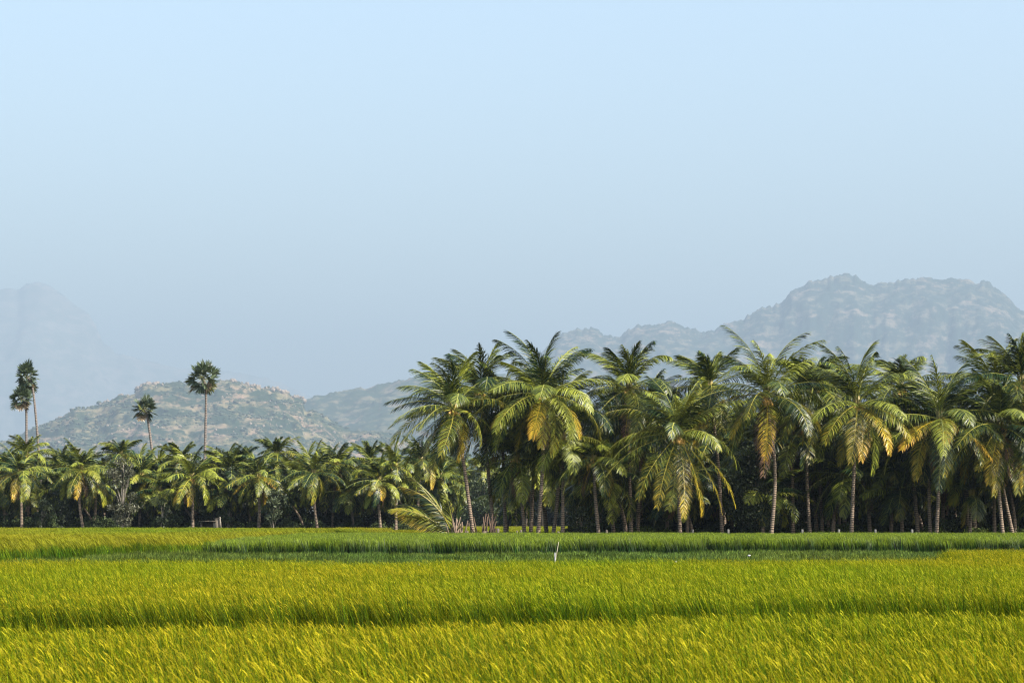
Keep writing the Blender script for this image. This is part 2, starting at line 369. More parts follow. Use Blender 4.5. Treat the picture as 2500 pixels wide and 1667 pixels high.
def panicles(mb, rng, n, area, h, col, size=1.0):
    x = (rng.random((n, 2))*2-1)*np.array(area); az = rng.normal(0, 0.8, n)+math.pi
    out = np.stack([np.cos(az), np.sin(az)], 1); k = 4; u = np.linspace(0, 1, k)
    top = h*(0.84+0.2*rng.random(n)); Lp = 0.20*size*(0.8+0.4*rng.random(n))
    P = np.empty((n, k, 3)); P[:, :, :2] = x[:, None]+out[:, None]*(0.10+Lp[:, None]*0.55*u)[:, :, None]
    P[:, :, 2] = top[:, None]+Lp[:, None]*(0.95*u-0.40*u*u)
    fa = rng.random(n)*math.pi; wv = np.stack([np.cos(fa)*0.5, np.sin(fa)*0.5, np.sin(fa*2)], 1); wv = nrm(wv)
    Wd = wv[:, None]*(np.array([0.3, 1, 0.9, 0.2])*0.0075*size)[None, :, None]
    c = np.array(col)*(1+0.2*rng.normal(0, 1, (n, 1, 1)))
    mb.ribbons(P, Wd, np.clip(np.broadcast_to(c, (n, k, 3)), 0.01, 1))

G_BASE = (0.005, 0.020, 0.001); G_TIP = (0.092, 0.134, 0.003); GOLD = (0.28, 0.235, 0.009)  # dark stem green, deepened further to put the furrow's shade into the blades
def rice_clumps(nv, seed, nb=58, npan=12):
    out = []
    for v in range(nv):
        rng = np.random.default_rng(seed+v); mb = MB()
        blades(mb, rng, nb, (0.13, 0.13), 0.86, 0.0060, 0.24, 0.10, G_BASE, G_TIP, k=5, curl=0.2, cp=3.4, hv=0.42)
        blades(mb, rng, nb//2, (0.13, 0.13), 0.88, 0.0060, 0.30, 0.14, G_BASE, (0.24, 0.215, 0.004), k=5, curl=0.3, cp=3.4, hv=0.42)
        panicles(mb, rng, npan, (0.14, 0.14), 0.84, GOLD, 0.40)
        out.append(mb.mesh("rice_clump", M_RICE))
    return out
C_RICE = source_collection("rice_sources", rice_clumps(8, 10))

def far_patch(seed, n, h, wid, base, tip, mat, npan=0, lean=0.3, size=0.55, lj=0.15, pan=GOLD, ps=1.6, cp=2.0, hv=0.5):
    rng = np.random.default_rng(seed); mb = MB()
    blades(mb, rng, n, (size, size), h, wid, lean, lj, base, tip, k=5 if cp > 2 else 4, cp=cp, hv=hv)
    if npan: panicles(mb, rng, npan, (size, size), h, pan, ps)
    return mb.mesh("patch", mat)
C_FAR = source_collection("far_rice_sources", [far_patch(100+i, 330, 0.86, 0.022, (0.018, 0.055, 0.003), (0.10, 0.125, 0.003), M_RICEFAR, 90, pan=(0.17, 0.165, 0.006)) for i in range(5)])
C_GREEN = source_collection("green_rice_sources", [far_patch(200+i, 560, 0.90, 0.020, (0.005, 0.026, 0.002), (0.15, 0.20, 0.006), M_GREEN, 0, 0.16, 0.55, 0.10, cp=4.5, hv=0.30) for i in range(5)])  # lower blades coloured very dark to paint the shade on the block's front
C_WEED = source_collection("weed_sources", [far_patch(300+i, 360, 0.30, 0.03, (0.016, 0.036, 0.006), (0.06, 0.095, 0.015), M_WEED, 0, 0.5, 0.55, 0.45) for i in range(5)])

def in_poly(x, y, poly):
    poly = np.array(poly, float); c = np.zeros(len(x), bool); j = len(poly)-1
    for i in range(len(poly)):
        xi, yi = poly[i]; xj, yj = poly[j]
        c ^= ((yi > y) != (yj > y)) & (x < (xj-xi)*(y-yi)/(yj-yi+1e-12)+xi); j = i
    return c
def scatter_field(name, coll, nsrc, poly, step, seed, label, jit=0.45, zs=(0.92, 1.08), mask=None, rot_z=0.5, hmod=None, wob=0.0):
    rng = np.random.default_rng(seed); p = np.array(poly, float)
    xs = np.arange(p[:, 0].min(), p[:, 0].max(), step); ys = np.arange(p[:, 1].min(), p[:, 1].max(), step)
    X, Y = np.meshgrid(xs, ys); X = X.ravel()+rng.normal(0, jit*step*0.6, X.size); Y = Y.ravel()+rng.normal(0, jit*step*0.6, Y.size)
    wb = wob*fbm(X/2.2+seed, Y*0+seed, 4)
    k = in_poly(X, Y+wb, poly)
    # only the wedge the camera can look over, with room to step aside
    k &= np.abs(X) < 0.29*Y+6
    if mask is not None: k &= ~mask(X, Y)
    X, Y = X[k], Y[k]; n = len(X)
    P = np.stack([X, Y, np.full(n, 0.0)], 1)
    rot = np.stack([rng.normal(0, 0.05, n), rng.normal(0, 0.05, n), rng.normal(0, rot_z, n)], 1)
    sz = zs[0]+(zs[1]-zs[0])*rng.random(n)
    sz *= 1+0.07*fbm(X/3.0+seed, Y/3.0, 3)
    if hmod is not None: sz *= hmod(X, Y)
    scl = np.stack([np.ones(n), np.ones(n), sz], 1)
    return scatter(name, coll, nsrc, P, rot, scl, rng.integers(0, nsrc, n), label)

def gapline(x):            # near irrigation gap runs slightly away to the right
    return 17.6+(x+4.4)*0.24
gx0 = [(-12, 6.0), (12, 6.0), (12, gapline(12)), (-12, gapline(-12))]
scatter_field("rice_crop", C_RICE, 8, [(-12, 6.5), (12, 6.5), (12, gapline(12)), (-12, gapline(-12))], 0.17, 1, "ripening yellow green rice in the nearest strip of the field", wob=0.5, hmod=lambda X, Y: 1-0.11*np.clip((Y-gapline(X)+1.5)/1.5, 0, 1))
scatter_field("rice_crop", C_RICE, 8, [(-24, gapline(-24)+4.9), (24, gapline(24)+4.9), (24, 62), (15.5, 60), (12.3, 58), (11.8, 46), (2, 45), (-8, 43), (-24, 41)], 0.19, 2, "ripening rice filling the field beyond the dark furrow", wob=0.8)
scatter_field("weed_cover", C_WEED, 5, [(-40, 41), (40, 41), (40, 99), (12, 93), (-12.5, 85.5), (-15, 84), (-16, 66), (-40, 61)], 0.75, 3, "low grey green weeds on the bund between the fields", zs=(0.6, 1.7), rot_z=3)
def lanes(X, Y):
    r = np.zeros(len(X), bool)
    for y0, w, sl in ((79, 1.1, 0.03), (102, 1.5, 0.02), (141, 2.4, 0.015), (172, 2.5, 0.0)):
        r |= np.abs(Y-(y0+sl*X+1.0*fbm(X/12+y0, X*0, 3))) < w*0.5
    return r
scatter_field("distant_rice", C_FAR, 5, [(-70, 60), (-16.8, 65.5), (-15.5, 84), (-13.6, 86.5), (-14.5, 137), (-12, 137), (-12, 203), (-70, 203)], 0.78, 4, "yellow rice of the left hand fields stretching to the palms", zs=(0.92, 1.08), mask=lanes)
scatter_field("distant_rice", C_FAR, 5, [(-12, 140), (40, 140), (60, 345), (-12, 345), (-12, 203)], 1.15, 5, "yellow rice seen beyond the first palm trunks", zs=(0.75, 0.9), mask=lambda X, Y: (X > 0.052*Y) | ((Y < 176) & (X > 0.2*0+3)))
FL = lambda x: 85.5+(x+12.2)*0.34
scatter_field("green_rice", C_GREEN, 5, [(-12.4, FL(-12.4)), (42, FL(42)), (42, 134.5), (-13.3, 134.5)], 0.60, 6, "taller fresh green rice block with shade coloured into its dark cut edge", zs=(0.92, 1.08), wob=0.5)
scatter_field("tall_weeds", C_WEED, 5, [(-40, 54), (-16, 59), (-11.5, 82), (-13.4, 86), (-15.6, 83.5), (-16.8, 65), (-40, 60.3)], 0.6, 31, "taller grey green weeds along the front of the left hand field", zs=(0.7, 1.9), rot_z=3)
# rough grass under the grove
scatter_field("grove_undergrowth", C_WEED, 5, [(3, 135.5), (60, 135.5), (60, 150), (3, 150)], 1.1, 7, "dark undergrowth grass at the foot of the palm grove", zs=(1.0, 2.6), rot_z=3)
scatter_field("grove_undergrowth", C_WEED, 5, [(-62, 203), (-12, 203), (-12, 212), (-62, 212)], 1.1, 8, "dark grass at the foot of the distant palm row", zs=(1.5, 3.2), rot_z=3)

# scrub and boulders on the rocky hill
def lump_mesh(seed, mat, r=1.0, leafy=True):
    rng = np.random.default_rng(seed); n1, n2 = 9, 6
    V = []; 
    for i in range(n2+1):
        for j in range(n1):
            th = math.pi*i/n2; ph = 2*math.pi*j/n1
            d = 1+rng.normal(0, 0.16)
            V.append([r*d*math.sin(th)*math.cos(ph), r*d*math.sin(th)*math.sin(ph), r*0.85*d*math.cos(th)+0.45])
    Q = [[i*n1+j, (i+1)*n1+j, (i+1)*n1+(j+1) % n1, i*n1+(j+1) % n1] for i in range(n2) for j in range(n1)]
    me = mesh_from("lump", V, [np.array(Q)], None, False); me.materials.append(mat); return me
M_SCRUB = plain_mat("hill_scrub_leaf", (0.022, 0.035, 0.017), (0.045, 0.06, 0.026), 1.2)
M_BOULD = plain_mat("hill_boulder", (0.15, 0.115, 0.085), (0.24, 0.19, 0.145), 1.0)
C_SCR = source_collection("scrub_sources", [lump_mesh(i, M_SCRUB) for i in range(4)])
C_BOU = source_collection("boulder_sources", [lump_mesh(20+i, M_BOULD) for i in range(4)])
rng = np.random.default_rng(77)
nx, ny, _ = H1.shape
def on_hill(n, dens, lo, hi, seed, pw=2.0):
    rng = np.random.default_rng(seed); P = []; 
    i = rng.integers(5, nx-5, n*6); j = rng.integers(2, int(ny*0.66), n*6)
    p = H1[i, j]; f = fbm(p[:, 0]/(90*KD)+seed, p[:, 2]/(16*KD), 4)
    k = (f > dens) & (p[:, 2] > 6); p = p[k][:n]
    s = (lo+(hi-lo)*rng.random(len(p))**pw)*KD
    return p, s, rng
p_, s_, rg = on_hill(5200, 0.10, 0.8, 3.6, 3)
rdg = H1[:, int(ny*620/1040)][5:-5:3]; rs = rg.random(len(rdg)); kk = rs > 0.8
p_ = np.vstack([p_, rdg[kk]]); s_ = np.concatenate([s_, KD*(1.0+4.2*rg.random(kk.sum())**3)])
n = len(p_)
scatter("hill_scrub", C_SCR, 4, p_-np.array([0, 0, 0.2]), np.stack([np.zeros(n), np.zeros(n), rg.random(n)*6.28], 1), np.stack([s_*1.2, s_*1.2, s_*0.85], 1), rg.integers(0, 4, n), "dark bushes dotted over the rocky hill")
p_, s_, rg = on_hill(1500, 0.12, 0.6, 3.4, 9, 3.0)
cr_ = []
for px0, px1, m in ((335, 385, 26), (655, 700, 18), (715, 745, 14), (255, 300, 12), (540, 640, 26)):
    for q in range(m):
        ii = int(np.clip(np.searchsorted(H1[:, int(ny*620/1040), 0], (rg.uniform(px0, px1)-CX)/F*4000*KD), 1, nx-2)); cr_.append(H1[ii, int(ny*620/1040)-rg.integers(0, 5)])
p_ = np.vstack([p_, np.array(cr_)]); s_ = np.concatenate([s_, KD*(1.5+4.5*rg.random(len(cr_)))])
n = len(p_)
scatter("hill_boulders", C_BOU, 4, p_, rg.random((n, 3))*6.28, np.stack([s_, s_, s_*0.9], 1), rg.integers(0, 4, n), "pinkish boulders strewn over the rocky hill")

# ------------------------------------------------------------------ palms
GREEN = np.array([0.008, 0.022, 0.006]); GREEN2 = np.array([0.185, 0.205, 0.022]); YEL = np.array([0.33, 0.235, 0.014]); ORA = np.array([0.33, 0.155, 0.03]); BRN = np.array([0.10, 0.055, 0.03])
def frond(mb, rng, P0, az, e0, Lf, droop, age=0.0, wind=0.16, nl=70, lw=0.048, ll=1.12, hang=1.0, roll=None):
    """one feather frond: az and e0 in degrees, droop = how far it bends down over its length"""
    ns = 26; s = np.linspace(0, 1, ns)
    pit = np.radians(np.maximum(e0-droop*s**1.35, -86)); a = math.radians(az)+0.10*rng.normal()*s
    d = np.stack([np.cos(pit)*np.cos(a), np.cos(pit)*np.sin(a), np.sin(pit)], 1)
    d = nrm(d+wind*s[:, None]*np.array([-1.0, 0.15, -0.05])*1.6)
    P = np.vstack([[0, 0, 0], np.cumsum((d[1:]+d[:-1])*0.5*Lf/(ns-1), axis=0)])+np.array(P0)
    side = np.array([-math.sin(math.radians(az)), math.cos(math.radians(az)), 0.0])
    side = nrm(side-d*(d@side)[:, None]); nor = nrm(np.cross(side, d)); ro = math.radians(rng.normal(0, 16) if roll is None else roll)*np.clip(s*2.5, 0, 1)[:, None]
    side, nor = side*np.cos(ro)+nor*np.sin(ro), nor*np.cos(ro)-side*np.sin(ro)
    # midrib
    rc = np.array([0.24, 0.25, 0.06])*(1-age)+YEL*0.9*age
    w = np.interp(s, [0, 0.1, 1], [0.09, 0.05, 0.014])[:, None]
    mb.ribbons(P[None], (side*w)[None], rc); mb.ribbons(P[None], (nor*w*0.7)[None], rc)
    n = nl*2; t = np.repeat(0.13+0.87*(np.arange(nl)+0.5)/nl, 2)+rng.normal(0, 0.004, n); t = np.clip(t, 0.1, 1)
    sg = np.tile([1.0, -1.0], nl)
    keep = rng.random(n) > 0.04+0.15*age*rng.random(); t = t[keep]; sg = sg[keep]; n = len(t)
    def at(A): return np.stack([np.interp(t, s, A[:, q]) for q in range(3)], 1)
    B = at(P); T = nrm(at(d)); S = nrm(at(side)); Nn = nrm(at(nor))
    fa = np.radians(10+32*max(0.0, min(1.3, (e0-10)/55.0))+34*t+rng.normal(0, 6, n)); vee = 0.28-0.5*max(0, min(1, (60-e0)/90.0))+rng.normal(0, 0.10, n)
    D0 = nrm(S*sg[:, None]*np.cos(fa)[:, None]+T*np.sin(fa)[:, None]+Nn*vee[:, None])
    ln = ll*np.interp(t, [0.1, 0.25, 0.5, 0.8, 1.0], [0.55, 0.95, 1.0, 0.72, 0.32])*(1+0.07*rng.normal(0, 1, n))
    k = 4; u = np.linspace(0, 1, k)
    gr = hang*(0.9+0.5*rng.random(n)); G = np.array([0, 0, -1.0]); Wn = np.array([-1.0, 0.1, 0])*wind*1.5
    dd = nrm(D0[:, None]+(u[None]**1.0)[..., None]*(gr[:, None, None]*G+Wn))
    Q = np.empty((n, k, 3)); Q[:, 0] = B
    for q in range(1, k): Q[:, q] = Q[:, q-1]+(dd[:, q]+dd[:, q-1])*0.5*(ln/(k-1))[:, None]
    wv = nrm(np.cross(dd, Nn[:, None]+0.22*rng.normal(0, 1, (n, 1, 3))))
    Wd = wv*(np.array([0.55, 1.0, 0.8, 0.12])*lw*0.5)[None, :, None]
    gmix = np.clip(0.24+0.30*rng.normal()+0.30*rng.normal(0, 1, (n, 1, 1)), 0, 1)  # dark to bright mix paints sun and shade contrast into fronds and leaflets
    c = GREEN*(1-gmix)+GREEN2*gmix
    if age > 0:
        m = np.clip(age*1.7*(0.10+0.85*t[:, None, None]+0.2*u[None, :, None])-0.45+0.22*rng.normal(0, 1, (n, 1, 1)), 0, 1)
        orr = np.clip((age-0.55)*2.0*u[None, :, None]*t[:, None, None]+0.1*rng.normal(0, 1, (n, 1, 1)), 0, 1)
        yc = YEL*(1-orr)+ORA*orr
        c = c*(1-m)+yc*m
        if age > 1.05: c = BRN*np.ones_like(c)*(1+0.25*rng.normal(0, 1, (n, 1, 1)))
    else: c = np.broadcast_to(c, (n, k, 3)).copy(); c = c*(1+0.35*u[None, :, None]*0.6)
    mb.ribbons(Q, Wd, np.clip(np.broadcast_to(c, (n, k, 3)), 0.004, 1))

def spline(pts, n):
    pts = np.array(pts, float); t = np.linspace(0, 1, len(pts)); tt = np.linspace(0, 1, n)
    if len(pts) == 2: return np.stack([np.interp(tt, t, pts[:, i]) for i in range(3)], 1)
    from mathutils import geometry
    out = np.zeros((n, 3)); m = len(pts)-1
    for i, x in enumerate(tt):
        q = min(int(x*m), m-1); f = x*m-q
        p1, p2 = pts[q], pts[q+1]; p0 = pts[q-1] if q > 0 else 2*p1-p2; p3 = pts[q+2] if q+2 <= m else 2*p2-p1
        out[i] = 0.5*((2*p1)+(-p0+p2)*f+(2*p0-5*p1+4*p2-p3)*f*f+(-p0+3*p1-3*p2+p3)*f**3)
    return out

def make_crown(root, top, rng, Lf, nf=30, wind=0.10, yellow=3, dead=1, fmax=67, fmin=-42, droop0=44, droop1=84, extra=(), lean=(0, 0), nl=76, lw=0.042, nuts=True, ll=1.2, toph=None):
    mb = MB(); az0 = rng.random()*360; fr = []
    for i in range(nf):
        u = i/(nf-1.0); az = az0+i*137.5+rng.normal(0, 8); e0 = fmax-(fmax-fmin)*u**0.95+rng.normal(0, 5)
        dr = droop0+(droop1-droop0)*u+rng.normal(0, 8)
        if i < 9: az = (175, 10, 205, -18, 130, 50, 250, 290, 165)[i]+rng.normal(0, 16); e0 = (87, 80, 62, 58, 70, 64, 76, 68, 76)[i]+rng.normal(0, 5); dr = (40, 50, 62, 62, 58, 58, 60, 66, 52)[i]+rng.normal(0, 10)
        L_ = Lf*(0.78+0.24*math.sin(math.pi*min(1, 0.12+u*0.8)))*(1+0.06*rng.normal())
        e0 += 6*math.cos(math.radians(az))          # the lee side hangs lower
        if i < 9: L_ = Lf*(0.84+0.09*rng.normal())
        if toph is not None:      # the crown reaches exactly the height it has in the photo
            sq = np.linspace(0, 1, 40); zz_ = np.cumsum(np.sin(np.radians(np.maximum(e0-dr*sq**1.35, -86))))/40; zm = zz_.max()*L_
            if i == 0: L_ = min(L_*toph/zm, Lf*1.25)
            elif zm > toph*0.96: L_ *= toph*0.96/zm
        fr.append([az, e0, L_, dr, 0.0, u])
    # the oldest fronds that face the field turn yellow
    old = sorted([f for f in fr if f[5] > 0.60 and math.sin(math.radians(f[0])) < 0.45], key=lambda f: -f[5]-0.25*math.sin(f[0]*7))[:max(0, min(1 + (yellow > 4), yellow-1))]
    for f in old: f[4] = rng.uniform(0.5, 0.85)
    for f in fr:
        if f[4] == 0 and f[5] > 0.45: f[4] = rng.uniform(0, 0.42)
        if f[4] < 0.5: frond(mb, rng, (0, 0, 0), f[0], f[1], f[2], f[3], f[4]*0.9, wind, nl, lw*(1.3 if f[5] < 0.25 else 1.0), ll*(1.0 if f[5] < 0.5 else 0.86), 0.42+0.85*f[5])
    for (az, e0, L_, dr, ag) in extra:
        if ag < 0.5: frond(mb, rng, (0, 0, 0), az, e0, L_, dr, ag, wind, nl, lw, ll*0.85)
    # sheath and spear in the heart
    for q in range(6):
        a = q/6*6.28; P = np.array([[0, 0, -0.35], [0.14*math.cos(a), 0.14*math.sin(a), 0.1], [0.22*math.cos(a), 0.22*math.sin(a), 0.6]])
        mb.tube(P, [0.14, 0.08, 0.03], 6, (0.20, 0.16, 0.05))
    mb.obj("crown", M_PALM, root, loc=tuple(top))
    ys = [(f[0], f[1]-6, f[2]*0.92, f[3]+8, f[4]) for f in old]+[e for e in extra if e[4] >= 0.5]
    for (az, e0, L_, dr, ag) in ys:
        m2 = MB(); frond(m2, rng, (0, 0, 0), az, e0, L_, dr, ag, wind, nl, lw*0.9, ll*0.78)
        o = m2.obj("yellow_frond", M_PALM, root, loc=tuple(top)); o["label"] = "old frond turning yellow and orange"
    for q in range(dead):
        m2 = MB(); frond(m2, rng, (0, 0, -0.2), rng.uniform(200, 340), -60, Lf*0.65, 32, 1.1, wind*0.4, int(nl*0.6), lw, ll*0.6)
        o = m2.obj("dead_frond", M_PALM, root, loc=tuple(top)); o["label"] = "withered brown frond hanging by the trunk"
    if nuts:
        m3 = MB()
        for q in range(12):
            a = rng.uniform(160, 380)*math.pi/180; c = np.array([0.38*math.cos(a), 0.38*math.sin(a), -0.25-0.4*rng.random()]); n1, n2 = 8, 5
            th = np.linspace(0, math.pi, n2+1)[:, None]; ph = np.linspace(0, 2*math.pi, n1, endpoint=False)[None]
            V = np.stack([0.12*np.sin(th)*np.cos(ph), 0.12*np.sin(th)*np.sin(ph), 0.15*np.cos(th)+0*ph], -1).reshape(-1, 3)+c
            Qd = [[i*n1+j, (i+1)*n1+j, (i+1)*n1+(j+1) % n1, i*n1+(j+1) % n1] for i in range(n2) for j in range(n1)]
            m3.raw(V, Qd)
            m3.tube(np.array([[0, 0, 0.05], c*0.6+np.array([0, 0, 0.1]), c]), 0.02, 4)
        m3.obj("coconut_bunch", M_NUT, root, True, loc=tuple(top))

def make_trunk(root, pts, r0, r1, mat=None, n=44, sides=12, seed=0):
    P = spline(pts, n); u = np.linspace(0, 1, n)
    rad = r0*(1-u)+r1*u; rad = rad*(1+0.75*np.exp(-u*16)); rng = np.random.default_rng(seed)
    rad *= 1+0.035*rng.normal(0, 1, n)
    m = MB(); m.tube(P, rad, sides); m.obj("trunk", mat or M_TRUNK, root, True)

def coco(px, py, base, Y, label, Lf=4.8, seed=0, mid=None, group=None, r0=0.135, r1=0.095, name="coconut_palm", dy=0.0, **kw):
    """coconut palm: crown heart at photograph pixel (px,py), foot at pixel column base, distance Y"""
    rng = np.random.default_rng(seed+1000)
    foot = np.array([(base-CX)/F*Y, Y, 0.0]); top = PW(px, py, Y)+np.array([0, dy, 0])
    root = empty(name, foot, label, "palm tree", group)
    lt = top-foot; pts = [np.array([0, 0, -0.25])]
    if mid is not None: pts.append(PW(mid[0], mid[1], Y)-foot)
    else: pts.append(np.array([lt[0]*0.30, lt[1]*0.3, lt[2]*0.45]))
    pts.append(lt-np.array([0, 0, 0.15])); make_trunk(root, pts, r0, r1, seed=seed)
    make_crown(root, lt, rng, Lf, **kw); return root

YN = 138.0; YL = 205.0
GR = "coconut palms in the front row of the right hand grove"
GL = "coconut palms along the distant left treeline"
front = [
 # heart px,py, foot px, mid(px,py), Y, Lf, seed, kwargs, label
 (1106,1000,1160,(1130,1120),YN,4.5,1,dict(yellow=5,wind=0.26,fmax=80,extra=((185,8,4.6,65,0.3),(175,30,4.4,75,0.2))),"leaning coconut palm at the left end of the near grove, crown swept left"),
 (1172,955,1209,(1188,1110),YN+4,4.8,2,dict(yellow=1,wind=0.24),"coconut palm just behind the leaning end palm, pale curved trunk"),
 (1325,962,1311,(1326,1110),YN,4.9,3,dict(yellow=6,wind=0.12,extra=((262,-35,3.9,45,0.9),(215,-5,4.8,65,0.8),(325,-15,4.6,60,0.75),(0,60,4.4,45,0))),"tall full crowned coconut palm with orange lower fronds, left of the grove's centre"),
 (1307,1005,1294,(1302,1160),YN+5,4.4,4,dict(yellow=2),"coconut palm whose slim trunk runs close behind the tall orange fringed palm"),
 (1262,1120,1284,(1272,1200),YN+3,3.4,5,dict(yellow=0,dead=2,nf=18,fmin=-50),"short coconut palm with a dark ragged crown and ringed trunk"),
 (1228,1010,1236,(1229,1160),YN+6,4.6,6,dict(yellow=0,dead=1),"coconut palm on a straight thick dark trunk between the left clump trunks"),
 (1373,1072,1373,(1374,1190),YN+1,3.6,7,dict(yellow=3,nf=20,extra=((330,-20,3.0,50,0.9),)),"lower coconut palm with a ringed upright trunk, one orange frond drooping right"),
 (1368,1000,1346,(1363,1190),YN+3,4.5,8,dict(yellow=2),"coconut palm with a sunlit tan trunk leaning out to the left foot"),
 (1450,1118,1465,(1453,1210),YN,3.3,9,dict(yellow=4,nf=20,fmin=-35),"low coconut palm with small golden fronds and a slim curved trunk"),
 (1498,1135,1500,(1494,1220),YN+6,3.2,10,dict(yellow=2,nf=18),"low dark trunked coconut palm right of the golden fronded low palm"),
 (1536,948,1542,(1536,1120),YN+4,4.8,11,dict(yellow=1,wind=0.22),"tall coconut palm standing alone against the hills left of the spreading palm"),
 (1572,1020,1556,(1562,1160),YN+6,4.6,12,dict(yellow=1),"coconut palm half hidden behind the spreading palm's left fronds"),
 (1655,1064,1662,(1656,1190),YN-1.5,4.9,113,dict(yellow=0,nf=20,fmax=82,fmin=20,droop0=40,droop1=75,wind=0.06,extra=((283,-52,6.0,28,0.62),(303,-47,6.0,32,0.62),(322,-40,6.2,34,0.55),(338,-30,6.3,42,0.6),(262,-55,5.2,25,0.35),(240,-46,5.7,32,0.5),(222,-34,5.6,42,0.42),(200,-8,6.0,52,0.3),(190,38,3.8,110,0.5),(8,5,5.6,75,0.1),(190,8,5.6,78,0.2),(350,12,5.0,90,0.1))),"broad coconut palm spreading long green gold fronds low over its trunk"),
 (1732,945,1765,(1752,1120),YN+5,4.8,14,dict(yellow=2,wind=0.2),"coconut palm left of the tallest palm, crown bent left"),
 (1871,965,1880,(1892,1150),YN-1,5.1,15,dict(yellow=4,nf=22,wind=0.08,fmin=-20,extra=((272,-60,4.6,25,0.95),(268,-72,5.6,12,1.06),(180,35,4.6,80,0.1),(10,52,4.5,40,0),(190,5,4.7,55,0.7),(225,-20,4.6,55,0.75),(335,-5,4.8,60,0.6),(5,25,4.0,70,0.0))),"tallest coconut palm with an open crown and a long orange frond hanging on its trunk"),
 (1985,945,1979,(1970,1130),YN+6,4.6,16,dict(yellow=1),"coconut palm between the two tall open crowned palms, slim dark trunk"),
 (2002,985,2010,(2001,1150),YN+8,4.4,17,dict(yellow=1),"coconut palm on the left of a pair of sun striped ringed trunks"),
 (2022,990,2024,(2019,1150),YN+9,4.4,18,dict(yellow=2),"coconut palm on the right of a pair of sun striped ringed trunks"),
 (2091,988,2077,(2085,1140),YN,5.0,19,dict(yellow=5,nf=24,wind=0.12,extra=((280,-40,4.6,40,0.95),(305,-20,4.9,55,0.85),(230,-15,4.7,55,0.4),(262,-50,4.4,30,0.3),(5,50,4.6,55,0),(330,-5,4.9,60,0.5))),"big coconut palm with a pale straight trunk and bright yellow hanging fronds"),
 (2198,945,2244,(2226,1130),YN+6,4.6,20,dict(yellow=1),"coconut palm behind and left of the orange skirted palm, trunk leaning right at the foot"),
 (2294,1024,2284,(2293,1160),YN,5.0,21,dict(yellow=5,nf=24,wind=0.06,extra=((215,-12,4.3,45,1.0),(320,-18,4.9,40,0.98),(278,10,3.4,100,0.8),(262,-62,5.2,15,0.1),(345,25,5.4,70,0.1))),"coconut palm with a skirt of orange fronds left and right of a grey trunk"),
 (2276,1050,2272,(2268,1180),YN+4,4.2,22,dict(yellow=0),"coconut palm on a dark trunk beside the orange skirted palm"),
 (2372,1205,2366,(2370,1250),YN+3,2.4,23,dict(yellow=2,nf=12,r0=0.10) if False else dict(yellow=2,nf=12,dead=0,nuts=False),"small young coconut palm under the right hand crowns"),
 (2441,1040,2452,(2438,1180),YN,4.6,24,dict(yellow=3,wind=0.1,extra=((235,-25,4.4,50,0.5),(260,-65,5.0,12,0.55))),"coconut palm near the right edge, curved trunk flaring at its foot"),
 (2428,955,2480,(2440,1140),YN+4,4.8,25,dict(yellow=1,wind=0.2),"high coconut palm near the right edge with a windswept crown"),
 (2492,935,2560,(2515,1140),YN+2,4.9,26,dict(yellow=2,wind=0.2),"high coconut palm cut by the right edge, trunk leaning steeply"),
 (2482,1090,2540,(2505,1190),YN+1,3.8,27,dict(yellow=3),"lower coconut palm at the right edge on a strongly slanting trunk"),
]
TOPS = (868, 842, 800, 900, 1035, 880, 985, 905, 1085, 1040, 843, 905, 912, 858, 788, 872, 885, 900, 835, 874, 866, 930, 1150, 900, 820, 812, 1010)
TOPL = (1065, 1060, 1065, 1110, 1073, 1085, 1082, 1078, 1095, 1078, 1066, 1068, 1075, 1100, 1066, 1075, 1070, 1060, 1100, 1085, 1090, 1085, 1105, 1095)
for k_, (px, py, b, mid, Y, Lf, sd, kw, lab) in enumerate(front):
    kw["toph"] = (py-TOPS[k_])/F*Y
    coco(px, py, b, Y, lab, Lf*1.12, sd, mid, GR, **kw)
